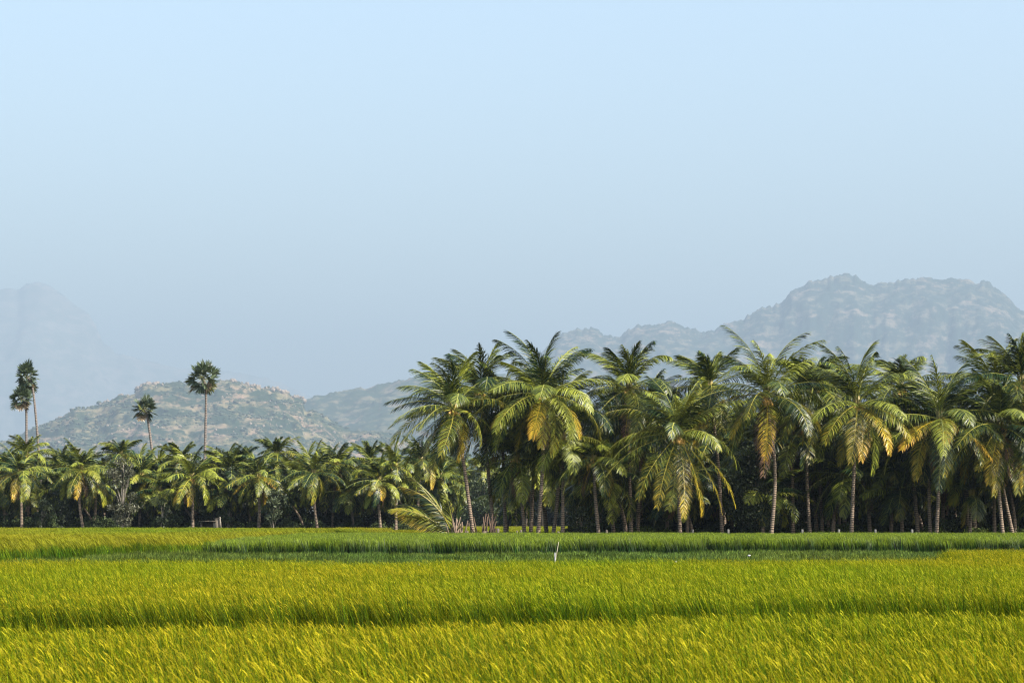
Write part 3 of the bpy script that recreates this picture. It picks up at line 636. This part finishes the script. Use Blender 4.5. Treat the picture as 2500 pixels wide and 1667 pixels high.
left = [
 (48,1155,53,(52,1230),YL,3.9,40,dict(yellow=4,extra=((268,-35,3.2,45,0.9),(205,-5,3.6,60,0.8))),"leftmost coconut palm with one bright yellow hanging frond"),
 (66,1112,71,(68,1200),YL+8,3.6,41,dict(yellow=1),"coconut palm behind the leftmost palm under the leaning fan palm"),
 (198,1148,208,(194,1230),YL,3.9,42,dict(yellow=4,extra=((275,-40,3.4,45,0.9),(250,-30,3.2,45,0.8))),"coconut palm with a bent banana shaped trunk near the left edge"),
 (236,1188,229,(233,1240),YL+2,3.0,43,dict(yellow=1,nf=18),"short coconut palm tucked right of the bent trunk palm"),
 (296,1112,296,None,YL+12,3.4,44,dict(yellow=0),"coconut palm showing its top above the small grey leaved tree"),
 (150,1135,152,None,YL+10,3.3,45,dict(yellow=1),"coconut palm in the gap between the leftmost and the bent trunk palm"),
 (468,1166,471,(470,1230),YL,3.9,46,dict(yellow=3,extra=((235,-30,3.6,50,0.95),)),"coconut palm standing under the tallest fan palm with one orange frond"),
 (440,1125,489,(470,1220),YL+7,3.6,47,dict(yellow=0),"coconut palm with a round crown left of the tallest fan palm's trunk"),
 (395,1165,400,None,YL+9,3.4,48,dict(yellow=2),"coconut palm between the two right hand fan palms"),
 (631,1166,630,(633,1240),YL,3.9,49,dict(yellow=4,extra=((215,-10,3.2,55,0.95),(330,10,2.6,80,0.95))),"coconut palm with orange fronds left of the young round leaved tree"),
 (674,1110,647,(660,1220),YL+6,3.7,50,dict(yellow=1),"taller coconut palm with a thick tan trunk left of the middle"),
 (765,1156,779,(768,1240),YL,3.9,51,dict(yellow=3,wind=0.24),"coconut palm with windswept crown and pale trunk curving to the right foot"),
 (821,1135,811,None,YL+5,3.5,52,dict(yellow=2),"coconut palm on the thin trunk right of the windswept one"),
 (838,1160,843,None,YL+9,3.3,53,dict(yellow=2),"coconut palm with only its foot lit orange in the dark treeline"),
 (925,1175,932,(925,1240),YL,3.7,54,dict(yellow=3,wind=0.22,extra=((300,-20,2.8,50,0.98),(265,-5,3.0,60,0.7))),"coconut palm with an orange frond left of the young palm"),
 (905,1125,824,(860,1200),YL+8,3.5,55,dict(yellow=1),"coconut palm behind the orange fronded one with a slanting trunk"),
 (965,1139,966,(967,1220),YL+2,3.6,56,dict(yellow=1,wind=0.24),"coconut palm next left of the near grove on a straight brown trunk"),
 (1027,1125,1018,None,YL+4,3.6,57,dict(yellow=2),"coconut palm just left of the leaning end palm of the near grove"),
 (1075,1165,1067,None,YL+7,3.4,58,dict(yellow=1),"distant coconut palm seen behind the young palm's fronds"),
 (560,1150,564,None,YL+3,3.4,59,dict(yellow=1),"coconut palm on the left of two orange lit trunks by the shed"),
 (590,1128,570,None,YL+6,3.4,60,dict(yellow=1),"coconut palm on the right of two orange lit trunks by the shed"),
 (8,1145,12,None,YL+5,3.5,61,dict(yellow=1),"coconut palm cut by the left edge of the view"),
 (345,1160,340,None,YL+5,3.3,62,dict(yellow=2),"coconut palm below the short leaning fan palm"),
 (715,1165,700,None,YL+6,3.4,63,dict(yellow=2),"coconut palm right of the thick tan trunk with orange fronds in shade"),
]
protoL = []
for k_, (px, py, b, mid, Y, Lf, sd, kw, lab) in enumerate(left):
    kw["toph"] = (py-TOPL[k_])/F*Y
    kw = dict(nl=46, lw=0.062, ll=0.85) | kw
    protoL.append(coco(px, py, b, Y, lab, Lf, sd, mid, GL, r0=0.16, r1=0.12, **kw))

# filler palms behind the rows: copies of a few models
def copy_tree(o, parent=None):
    c = o.copy(); COL.objects.link(c); c.parent = parent
    for ch in o.children: copy_tree(ch, c)
    return c
protos = []
for q in range(6):
    lf = 4.5; h = 8.2+0.35*q
    protos.append((h, q))
rng = np.random.default_rng(9)
models = []
def model(q, hgt, Lf, loc, label, group):
    root = empty("coconut_palm", loc, label, "palm tree", group)
    r2 = np.random.default_rng(500+q); lx = r2.normal(0, 1.2)
    make_trunk(root, [np.array([0, 0, -0.2]), np.array([lx*0.2, 0, hgt*0.45]), np.array([lx, 0, hgt-0.15])], 0.17, 0.11, seed=q)
    make_crown(root, np.array([lx, 0, hgt]), r2, Lf, nf=24, yellow=1, dead=1, wind=0.18, nl=44, lw=0.07, nuts=False)
    return root
def place(tab, hbase, Lf, seed0, kinds=5):
    pr = []
    for n_, (px, Y, hs, lab, grp) in enumerate(tab):
        loc = ((px-CX)/F*Y, Y, 0)
        if n_ < kinds: o = model(seed0+n_, hbase, Lf, loc, lab, grp); pr.append(o)
        else:
            o = copy_tree(pr[(n_*3+1) % kinds]); o.location = loc; tag(o, lab, "palm tree", grp)
        o.rotation_euler = (0, 0, rng.normal(0, 0.45)); s = hs/hbase; o.scale = (0.5+0.5*s, 0.5+0.5*s, s)
GB = "coconut palms packed in the shaded rows behind the front of the grove"
tab = []
lab_b = "coconut palm of the shaded rows filling in behind the front palms of the grove"
for row, (Y, x0, x1, step, h0) in enumerate(((148, 1500, 2620, 62, 7.4), (157, 1480, 2640, 58, 7.8), (168, 1540, 2660, 60, 8.4), (182, 1560, 2680, 60, 9.0))):
    x = x0+row*17
    while x < x1:
        # the skyline dips where the hills show between crowns
        tab.append((x+rng.normal(0, 10), Y+rng.normal(0, 2.0), h0*(0.80+0.27*rng.random())-(0.9 if 1590 < x < 1700 else 0), lab_b, GB)); x += step
place(tab, 8.8, 4.5, 0, 6)
tab = []; lab_s = "shorter coconut palm with its crown low among the trunks of the near grove"
for Y, x0, x1, step in ((144.5, 1520, 2600, 170), (152, 1470, 2620, 100), (160, 1240, 2640, 90)):
    x = x0
    while x < x1: tab.append((x+rng.normal(0, 16), Y+rng.normal(0, 1.2), 3.4+3.2*rng.random(), lab_s, "shorter coconut palms among the trunks of the near grove")); x += step
place(tab, 5.2, 3.9, 70, 5)
GM = "coconut palms of the treeline far behind the first trunks"
tab = []; lab_m = "coconut palm in the treeline beyond the yellow rice seen between the first trunks"
for row, (Y, x0, x1, step, h0) in enumerate(((347, 1075, 1640, 42, 9.5), (356, 1060, 1660, 40, 11.0))):
    x = x0
    while x < x1: tab.append((x+rng.normal(0, 8), Y+rng.normal(0, 2), h0*(0.85+0.25*rng.random()), lab_m, GM)); x += step
place(tab, 9.5, 4.6, 20, 3)
GQ = "coconut palms in the back rows of the left treeline"
tab = []; lab_l = "coconut palm in the back rows of the left treeline, only parts of its crown showing"
for row, (Y, x0, x1, step, h0) in enumerate(((210, -30, 1120, 64, 5.2), (215, -40, 1120, 56, 5.9), (224, -30, 1130, 52, 6.6))):
    x = x0+row*20
    while x < x1: tab.append((x+rng.normal(0, 9), Y+rng.normal(0, 1.5), h0*(0.85+0.2*rng.random()), lab_l, GQ)); x += step
place(tab, 6.0, 3.7, 40, 4)

# ------------------------------------------------------------------ young palm with dead stubs at the near grove's left end
rng = np.random.default_rng(31)
Yy = YN-1.5; root = empty("young_coconut_palm", ((1110-CX)/F*Yy, Yy, 0), "young trunkless coconut palm with long fronds rising left from a heap of dead stubs", "palm tree")
m = MB()
for az, e0, L_, dr, ag in ((180,72,5.2,30,0.35),(190,50,4.9,55,0.45),(172,58,4.8,60,0.3),(182,66,4.3,10,0.2),(120,80,4.2,20,0.1),(60,78,3.9,30,0.0),(184,40,4.2,38,0.42)):
    frond(m, rng, (0, 0, 0.5), az, e0, L_, dr, ag, 0.12, 70, 0.055, 0.95, 0.5, roll=rng.choice([-60, 55, 65]))
m.obj("crown", M_PALM, root)
for az, e0, L_, dr, ag in ((186,34,3.9,18,0.75),(184,72,5.3,58,0.5)):
    m = MB(); frond(m, rng, (0, 0, 0.5), az, e0, L_, dr, ag, 0.10, 66, 0.055, 0.9, 0.6, roll=60); m.obj("yellow_frond", M_PALM, root)
def stubs(root, rng, n, spread, h, col=(0.15, 0.11, 0.08)):
    m = MB()
    for q in range(n):
        a = rng.random()*6.28; r = spread*rng.random()**0.7; b = np.array([r*math.cos(a), r*math.sin(a)*0.5, 0])
        hh = h*(0.5+0.6*rng.random()); tp = b+np.array([0.35*rng.normal(), 0.3*rng.normal(), hh]); md = (b+tp)/2+np.array([0.1*rng.normal(), 0.1*rng.normal(), 0.1])
        c = np.array(col)*(0.6+0.7*rng.random())
        m.tube(np.array([b, md, tp]), [0.09, 0.06, 0.03], 5, c)
    o = m.obj("dead_stubs", M_DEAD, root); o["label"] = "heap of dry broken frond stubs"
stubs(root, rng, 30, 0.65, 1.9)
root = empty("dead_palm_stump", ((1184-CX)/F*(YN-0.5), YN-0.5, 0), "rotting palm stump with broken frond stubs right of the leaning end palm", "stump")
stubs(root, rng, 16, 0.35, 2.1, (0.08, 0.055, 0.04)); m = MB(); m.tube(np.array([[0,0,-0.1],[0.02,0,0.5],[0,0,1.1]]), [0.3, 0.26, 0.22], 10); m.obj("trunk", M_TRUNK, root)

# ------------------------------------------------------------------ fan palms (palmyra)
def fan_leaf(mb, rng, d, L_, rad, col):
    d = nrm(np.array(d)); up = np.array([0, 0, 1.0]); s = nrm(np.cross(d, up)+1e-3); n_ = nrm(np.cross(s, d))
    b = np.zeros(3); mid = d*L_*0.6+np.array([0, 0, 0.03]); e = d*L_
    mb.tube(np.array([b, mid, e]), [0.035, 0.022, 0.018], 4, (0.16, 0.17, 0.06))
    tw = rng.normal(0, 0.6); s2 = s*math.cos(tw)+n_*math.sin(tw); n2 = nrm(np.cross(s2, d))
    ns = 26; a = np.linspace(-2.1, 2.1, ns); k = 3
    dirs = np.cos(a)[:, None]*d+np.sin(a)[:, None]*s2+n2*(0.18*np.abs(np.sin(a)))[:, None]+rng.normal(0, 0.05, (ns, 3)); dirs = nrm(dirs)
    r = rad*(0.86+0.14*np.cos(a))*(1+0.07*rng.normal(0, 1, ns))
    u = np.array([0.0, 0.62, 1.0])
    P = e+dirs[:, None]*(r[:, None]*u)[..., None]; P[:, 2, 2] -= 0.10*rad*rng.random(ns)
    w = nrm(np.cross(dirs, n2+0.35*rng.normal(0, 1, (ns, 3)))); Wd = w[:, None]*(np.array([0.012, 0.062*rad/0.8, 0.008]))[None, :, None]
    c = np.array(col)*(1+0.18*rng.normal(0, 1, (ns, 1, 1))); mb.ribbons(P, Wd, np.clip(np.broadcast_to(c, (ns, k, 3)), 0.01, 1))
def fan_palm(cx, cy, foot, Y, rad_px, label, seed, sx=1.0, sz=1.0, attach=None, nl=30, skip=None):
    rng = np.random.default_rng(seed); f = np.array([(foot-CX)/F*Y, Y, 0]); c = PW(cx, cy, Y)-f
    root = empty("fan_palm", f, label, "palm tree", "fan palms rising above the left treeline")
    at = (PW(*attach, Y)-f) if attach is not None else c-np.array([0, 0, 0.3])
    make_trunk(root, [np.array([0, 0, -0.2]), at*np.array([0.42, 1, 0.5]), at, c+np.array([0, 0, 0.1])], 0.19, 0.12, M_FTRUNK, seed=seed)
    R_ = rad_px/F*Y; m = MB()
    for q in range(nl):
        z = 1-1.92*(q+0.5)/nl; a = q*2.39996+rng.normal(0, 0.2)
        rr = math.sqrt(max(0, 1-z*z)); d = np.array([rr*math.cos(a)*sx, rr*math.sin(a), z*sz])
        if skip and skip(d): continue
        ln = np.linalg.norm(d); k = R_*ln*(0.78+0.32*rng.random())
        col = np.array([0.045, 0.065, 0.030])*(0.7+0.5*rng.random())
        if z < -0.55 and rng.random() < 0.5: col = np.array([0.14, 0.10, 0.05])
        if rng.random() < 0.12: col = np.array([0.11, 0.12, 0.03])
        fan_leaf(m, rng, d, k*0.54, k*0.48, col)
    m.obj("crown", M_FAN, root, loc=tuple(c))
fan_palm(66, 920, 108, 262, 38, "tall fan palm at the far left, its slim trunk slanting under an upright crown", 61, 0.85, 1.2, (81, 956))
fan_palm(54, 975, 63, 255, 33, "lower fan palm at the far left, upright trunk, crown touching its taller neighbour", 62, 0.95, 1.15, (64, 1002))
fan_palm(352, 999, 391, 250, 35, "shortest fan palm, round crown on a thin trunk slanting down to the right", 63, 1.0, 1.05, (362, 1030))
fan_palm(496, 925, 497, 250, 46, "tallest upright fan palm with a big crown before the rocky hill", 64, 0.95, 1.15, (503, 968))

# ------------------------------------------------------------------ broadleaf trees and shrubs
def leaf_cloud(mb, rng, centres, radii, n, size, c1, c2, squash=0.85):
    centres = np.array(centres); radii = np.array(radii)
    p = radii**2; w = rng.choice(len(centres), n, p=p/p.sum())
    d = nrm(rng.normal(0, 1, (n, 3))); r = rng.random(n)**0.45
    P = centres[w]+d*(r*radii[w])[:, None]*np.array([1, 1, squash])
    ax = nrm(rng.normal(0, 1, (n, 3))+np.array([0, 0, -0.5])); wv = nrm(np.cross(ax, rng.normal(0, 1, (n, 3))))
    sz = size*(0.6+0.8*rng.random(n)); u = np.array([-0.5, 0.0, 0.5])
    Pl = P[:, None]+ax[:, None]*(sz[:, None]*u)[..., None]
    Wd = wv[:, None]*(sz[:, None]*np.array([0.05, 0.27, 0.05]))[..., None]
    m = rng.random((n, 1, 1)); c = np.array(c1)*(1-m)+np.array(c2)*m
    mb.ribbons(Pl, Wd, np.broadcast_to(c, (n, 3, 3)))
def broad_tree(foot, Y, h, w, label, seed, name="broadleaf_tree", group=None, low=0.3, n=3600, size=0.24, c1=(0.016, 0.025, 0.011), c2=(0.045, 0.055, 0.025), nb=16, trunk_r=0.09, bark=None, loc=None):
    rng = np.random.default_rng(seed); root = empty(name, loc if loc is not None else ((foot-CX)/F*Y, Y, 0), label, "tree", group)
    m = MB(); P = spline([[0, 0, -0.2], [0.1*rng.normal(), 0, h*0.4], [0.15*rng.normal(), 0.1*rng.normal(), h*0.9]], 14); m.tube(P, np.linspace(trunk_r, trunk_r*0.25, 14), 8)
    cs = []; rs = []
    for q in range(nb):
        z = h*(low+(0.95-low)*rng.random()); a = rng.random()*6.28; sh = math.sin(math.pi*min(0.95, max(0.12, (z/h-low*0.6)/(1.05-low*0.6))))
        r = w*0.5*sh*(0.25+0.6*rng.random()); c = np.array([r*math.cos(a), r*math.sin(a), z]); cs.append(c); rs.append(w*(0.13+0.10*rng.random()))
        b = P[int(min(13, max(2, z/h*11-2)))]; m.tube(np.array([b, (b+c)/2+np.array([0, 0, 0.1]), c]), [trunk_r*0.4, trunk_r*0.25, trunk_r*0.1], 5)
    m.obj("trunk", bark or M_BARK, root, True)
    m = MB(); leaf_cloud(m, rng, cs, rs, n, size, c1, c2); m.obj("crown", M_BROAD, root); return root
broad_tree(300, YL-2, 8.2, 3.6, "slender grey leaved tree with sparse small leaves before the left treeline", 71, n=4200, size=0.20, low=0.22, c1=(0.025, 0.028, 0.017), c2=(0.08, 0.08, 0.05), nb=24)
broad_tree(669, YL-2, 4.9, 3.0, "young tree with big pale leaves on a thin white stem near the shed", 72, n=1000, size=0.30, low=0.42, c1=(0.018, 0.026, 0.013), c2=(0.07, 0.085, 0.045), nb=14, trunk_r=0.06)
broad_tree(525, YL+4, 9.0, 4.6, "dark leafy tree right of the tallest fan palm", 73, n=5200, size=0.25, low=0.2, nb=26)
broad_tree(556, YL+2, 7.2, 3.6, "leafy tree with bunches of pale leaves above the shed", 74, n=3000, size=0.27, low=0.25, nb=20, c2=(0.07, 0.085, 0.045))
broad_tree(104, YL-1, 3.9, 2.4, "thin stemmed sapling with white stem near the left edge", 75, n=900, size=0.24, low=0.4, nb=12, trunk_r=0.05)
broad_tree(396, YL-1, 4.0, 2.2, "thin pale stemmed sapling below the short leaning fan palm", 76, n=900, size=0.24, low=0.4, nb=10, trunk_r=0.05)
broad_tree(145, YL+1, 4.6, 3.2, "bushy small tree left of the bent palm trunk", 77, n=2200, size=0.25, low=0.25, nb=16)
broad_tree(1845, YN+6, 7.2, 5.2, "dense dark broadleaf tree just left of the tallest palm's trunk", 78, n=7000, size=0.20, low=0.12, nb=34)
broad_tree(1940, YN+10, 6.2, 5.0, "lighter leaved broadleaf tree right of the tallest palm's trunk", 79, n=6000, size=0.20, low=0.12, nb=30, c1=(0.02, 0.03, 0.009), c2=(0.06, 0.075, 0.016))
broad_tree(1415, YN+2, 3.2, 2.2, "small dark sapling with a black stem between palm trunks in the centre", 80, n=1200, size=0.18, low=0.15, nb=14, trunk_r=0.07, bark=M_WOOD)
broad_tree(820, YL+8, 8.2, 5.0, "leafy tree rounding off the treeline left of the near grove", 81, n=5200, size=0.25, low=0.3, nb=26)
broad_tree(1180, 344, 9.0, 9.0, "pale green broadleaf tree beyond the yellow rice behind the leaning palm", 82, n=6000, size=0.4, low=0.1, nb=34, c1=(0.025, 0.04, 0.013), c2=(0.06, 0.075, 0.028))

def shrub_models(k, w, h, n, size, c1, c2, seed, loc0):
    out = []
    for q in range(k):
        rng = np.random.default_rng(seed+q); m = MB(); cs = []; rs = []
        for i in range(12):
            a = rng.random()*6.28; r = w*0.36*rng.random()**0.6; z = h*(0.15+0.6*rng.random()); c = np.array([r*math.cos(a), r*math.sin(a), z]); cs.append(c); rs.append(w*0.20*(0.7+0.6*rng.random()))
            m.tube(np.array([[0, 0, -0.1], c*0.5, c]), [0.035, 0.025, 0.01], 4, (0.10, 0.08, 0.05))
        leaf_cloud(m, rng, cs, rs, n, size, c1, c2, 0.9); out.append(m.mesh("shrub", M_SHRUB))
    return out
SH = shrub_models(5, 3.4, 2.6, 1800, 0.20, (0.005, 0.010, 0.005), (0.018, 0.025, 0.010), 900, None)  # near-black leaf colours carry the shade between the trunks
SHB = shrub_models(4, 8.0, 6.4, 6500, 0.26, (0.004, 0.008, 0.004), (0.015, 0.021, 0.009), 960, None)  # same here: shade at the back of the trees is put into the colour
SH2 = shrub_models(3, 3.0, 1.5, 1300, 0.17, (0.02, 0.035, 0.006), (0.07, 0.09, 0.014), 930, None)
SH3 = shrub_models(4, 3.2, 2.2, 1700, 0.21, (0.018, 0.03, 0.011), (0.06, 0.078, 0.028), 990, None)
def shrubs(rows, meshes, lab, grp, seed):
    rng = np.random.default_rng(seed)
    for (Y, x0, x1, step, s0) in rows:
        x = x0
        while x < x1:
            o = bpy.data.objects.new("shrub", meshes[rng.integers(0, len(meshes))]); COL.objects.link(o); yy = Y+rng.normal(0, 1.2)
            o.location = ((x-CX)/F*yy, yy, 0); o.rotation_euler = (0, 0, rng.random()*6.28); s = s0*(0.75+0.5*rng.random()); o.scale = (s, s, s*(0.85+0.3*rng.random()))
            tag(o, lab, "shrub", grp); x += step*(0.7+0.6*rng.random())
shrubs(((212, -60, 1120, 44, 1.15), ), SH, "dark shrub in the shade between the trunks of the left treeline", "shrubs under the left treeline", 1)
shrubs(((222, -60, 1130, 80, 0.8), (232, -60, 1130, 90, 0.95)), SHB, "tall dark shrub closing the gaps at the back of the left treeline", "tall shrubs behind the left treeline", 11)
shrubs(((207.5, -60, 1120, 58, 0.95),), SH3, "mid green shrub between the trunks of the left treeline", "green shrubs under the left treeline", 13)
shrubs(((149, 1480, 2600, 120, 0.9), (158, 1400, 2600, 110, 1.2)), SH3, "mid green shrub standing among the near grove's trunks", "green shrubs inside the near grove", 14)
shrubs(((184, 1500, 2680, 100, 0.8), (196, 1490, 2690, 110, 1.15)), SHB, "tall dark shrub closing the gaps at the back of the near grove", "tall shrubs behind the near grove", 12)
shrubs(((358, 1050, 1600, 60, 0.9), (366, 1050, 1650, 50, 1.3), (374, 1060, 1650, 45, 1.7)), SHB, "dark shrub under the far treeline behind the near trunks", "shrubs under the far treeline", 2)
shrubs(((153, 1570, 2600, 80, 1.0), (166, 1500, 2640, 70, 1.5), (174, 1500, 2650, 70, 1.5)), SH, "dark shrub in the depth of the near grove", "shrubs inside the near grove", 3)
shrubs(((140.5, 1500, 2600, 110, 0.55), (146, 1560, 2600, 70, 0.9)), SH2, "bright green low shrub at the foot of the near grove", "low green shrubs under the near grove", 4)

# ------------------------------------------------------------------ posts, shed, stake, litter
posts = ((1778, "grey stone post beside the palm trunks right of the spreading palm"), (1958, "grey stone post halfway between the tallest palm and the yellow fringed palm"),
         (2047, "grey stone post just left of the yellow fringed palm's foot"), (2137, "grey stone post right of the yellow fringed palm's foot"), (2226, "grey stone post left of the orange skirted palm's foot"), (1690, "grey stone post right of the spreading palm's foot"))
for k, (px, lab) in enumerate(posts):
    Y = 135.6; m = MB(); m.tube(np.array([[0, 0, -0.1], [0.01, 0, 0.6], [0.02, 0, 1.18], [0.02, 0, 1.22]]), [0.11, 0.105, 0.10, 0.07], 4)
    o = m.obj("stone_post", M_STONE, None); o.location = ((px-CX)/F*Y, Y, 0); o.rotation_euler = (0, 0.02*(k % 3-1), 0.8); tag(o, lab, "post", "stone posts along the edge of the grove")
st = ((1140, 0.07, 1.1, "thin dark stump post right of the young palm's dead stubs"), (1215, 0.09, 1.25, "dark wooden stump post between two trunks of the left clump"), (1199, 0.05, 0.95, "short thin stake left of the dark stump post"),
      (1261, 0.06, 1.1, "left one of two small wooden posts in the yellow gap"), (1271, 0.07, 1.15, "right one of two small wooden posts in the yellow gap"), (1362, 0.09, 1.05, "squat dark post between the leaning and the ringed trunk"), (1480, 0.08, 1.15, "dark wooden post right of the golden fronded low palm"))
for k, (px, r, h, lab) in enumerate(st):
    Y = 136.0; m = MB(); m.tube(np.array([[0, 0, -0.1], [0.01, 0, h*0.5], [0.03, 0, h], [0.035, 0, h+0.03]]), [r*1.1, r, r*0.95, r*0.5], 8)
    o = m.obj("wooden_post", M_WOOD, None); o.location = ((px-CX)/F*Y, Y, 0); tag(o, lab, "post", "wooden posts along the edge of the grove")
Y = 204.6; c0 = PW(508, 1290, Y)
root = empty("pump_shed", (c0[0], Y, 0), "small low shed with a flat roof and dark open front under the left treeline", "shed")
m = MB(); m.box((0, 1.2, 0.85), (0.75, 0.06, 0.85)); m.box((-0.72, 0.6, 0.85), (0.06, 0.54, 0.85)); m.box((0.72, 0.6, 0.85), (0.06, 0.54, 0.85)); m.obj("wall", M_WOOD, root)
m = MB(); m.box((0, 0.55, 1.76), (0.88, 0.78, 0.05)); m.obj("roof", M_CONC, root)
m = MB(); m.box((0.62, -0.08, 0.85), (0.05, 0.05, 0.85)); m.obj("post", M_BAMBOO, root)
root = empty("concrete_pillar", (PW(531, 1290, Y)[0], Y, 0), "stained tan concrete pillar right of the small shed", "pillar")
m = MB(); m.box((0, 0, 1.02), (0.24, 0.2, 1.02)); m.box((0, 0, 2.07), (0.28, 0.24, 0.03)); m.obj("shaft", M_CONC, root)
m = MB(); m.tube(np.array([[0.1, 0, -0.1], [0, 0, 1.0], [-0.12, 0, 2.2]]), [0.06, 0.055, 0.045], 8); o = m.obj("leaning_pole", M_BARK, None); o.location = (PW(541, 1290, Y)[0], Y-0.3, 0); tag(o, "pale leaning pole right of the concrete pillar", "pole")
# bamboo stake with white rag
Y = 66; b = PW(1354, 1366, Y); tp = PW(1364, 1322, Y); root = empty("field_stake", (b[0], Y, 0), "thin pale bamboo stake with a white rag tied low, leaning in the field", "stake")
m = MB(); m.tube(np.array([[0, 0, -0.1], [0.03, 0, b[2]], [tp[0]-b[0], 0, tp[2]]]), [0.014, 0.013, 0.009], 6); m.obj("pole", M_BAMBOO, root)
m = MB(); z = b[2]; V = []
for i in range(7):
    for j in range(6): V.append([0.01+0.015*math.sin(i*1.3)*math.sin(j)+0.016*math.cos(j*1.05)*(1+i*0.15), 0.016*math.sin(j*1.05), z+0.24-0.06*i])
m.raw(V, [[i*6+j, (i+1)*6+j, (i+1)*6+(j+1) % 6, i*6+(j+1) % 6] for i in range(6) for j in range(6)]); m.obj("rag", M_WHITE, root, True)
def litter(px, py, Y, s, lab, seed):
    rng = np.random.default_rng(seed); n1, n2 = 8, 5; V = []
    for i in range(n2+1):
        for j in range(n1):
            th = math.pi*i/n2; ph = 2*math.pi*j/n1; d = 1+rng.normal(0, 0.28); V.append([s*d*math.sin(th)*math.cos(ph), s*0.7*d*math.sin(th)*math.sin(ph), s*0.55*d*math.cos(th)])
    m = MB(); m.raw(V, [[i*n1+j, (i+1)*n1+j, (i+1)*n1+(j+1) % n1, i*n1+(j+1) % n1] for i in range(n2) for j in range(n1)])
    o = m.obj("plastic_bag", M_WHITE); o.location = tuple(PW(px, py, Y)); tag(o, lab, "litter")
litter(1829, 1356, 70, 0.06, "crumpled white plastic bag on the weeds below the tallest palm", 1)
litter(1650, 1371, 44, 0.028, "small white plastic scrap at the field edge below the spreading palm", 2)
litter(1022, 1379, 44, 0.03, "pale plastic scrap in the rice left of the bamboo stake", 3)

# ------------------------------------------------------------------ haze
m = MB(); m.box((0, 20400, 1849), (41000, 20600, 1850))
hm, nt, N, L = newmat("haze_air"); pv = N.new("ShaderNodeVolumePrincipled"); pv.inputs["Color"].default_value = (0.338, 0.44, 0.55, 1)
pv.inputs["Density"].default_value = 0.00008; pv.inputs["Anisotropy"].default_value = 0.0
o = N.new("ShaderNodeOutputMaterial"); L.new(pv.outputs[0], o.inputs["Volume"]); hm.cycles.homogeneous_volume = True if hasattr(hm.cycles, "homogeneous_volume") else None
ho = m.obj("haze", hm); tag(ho, kind="stuff")
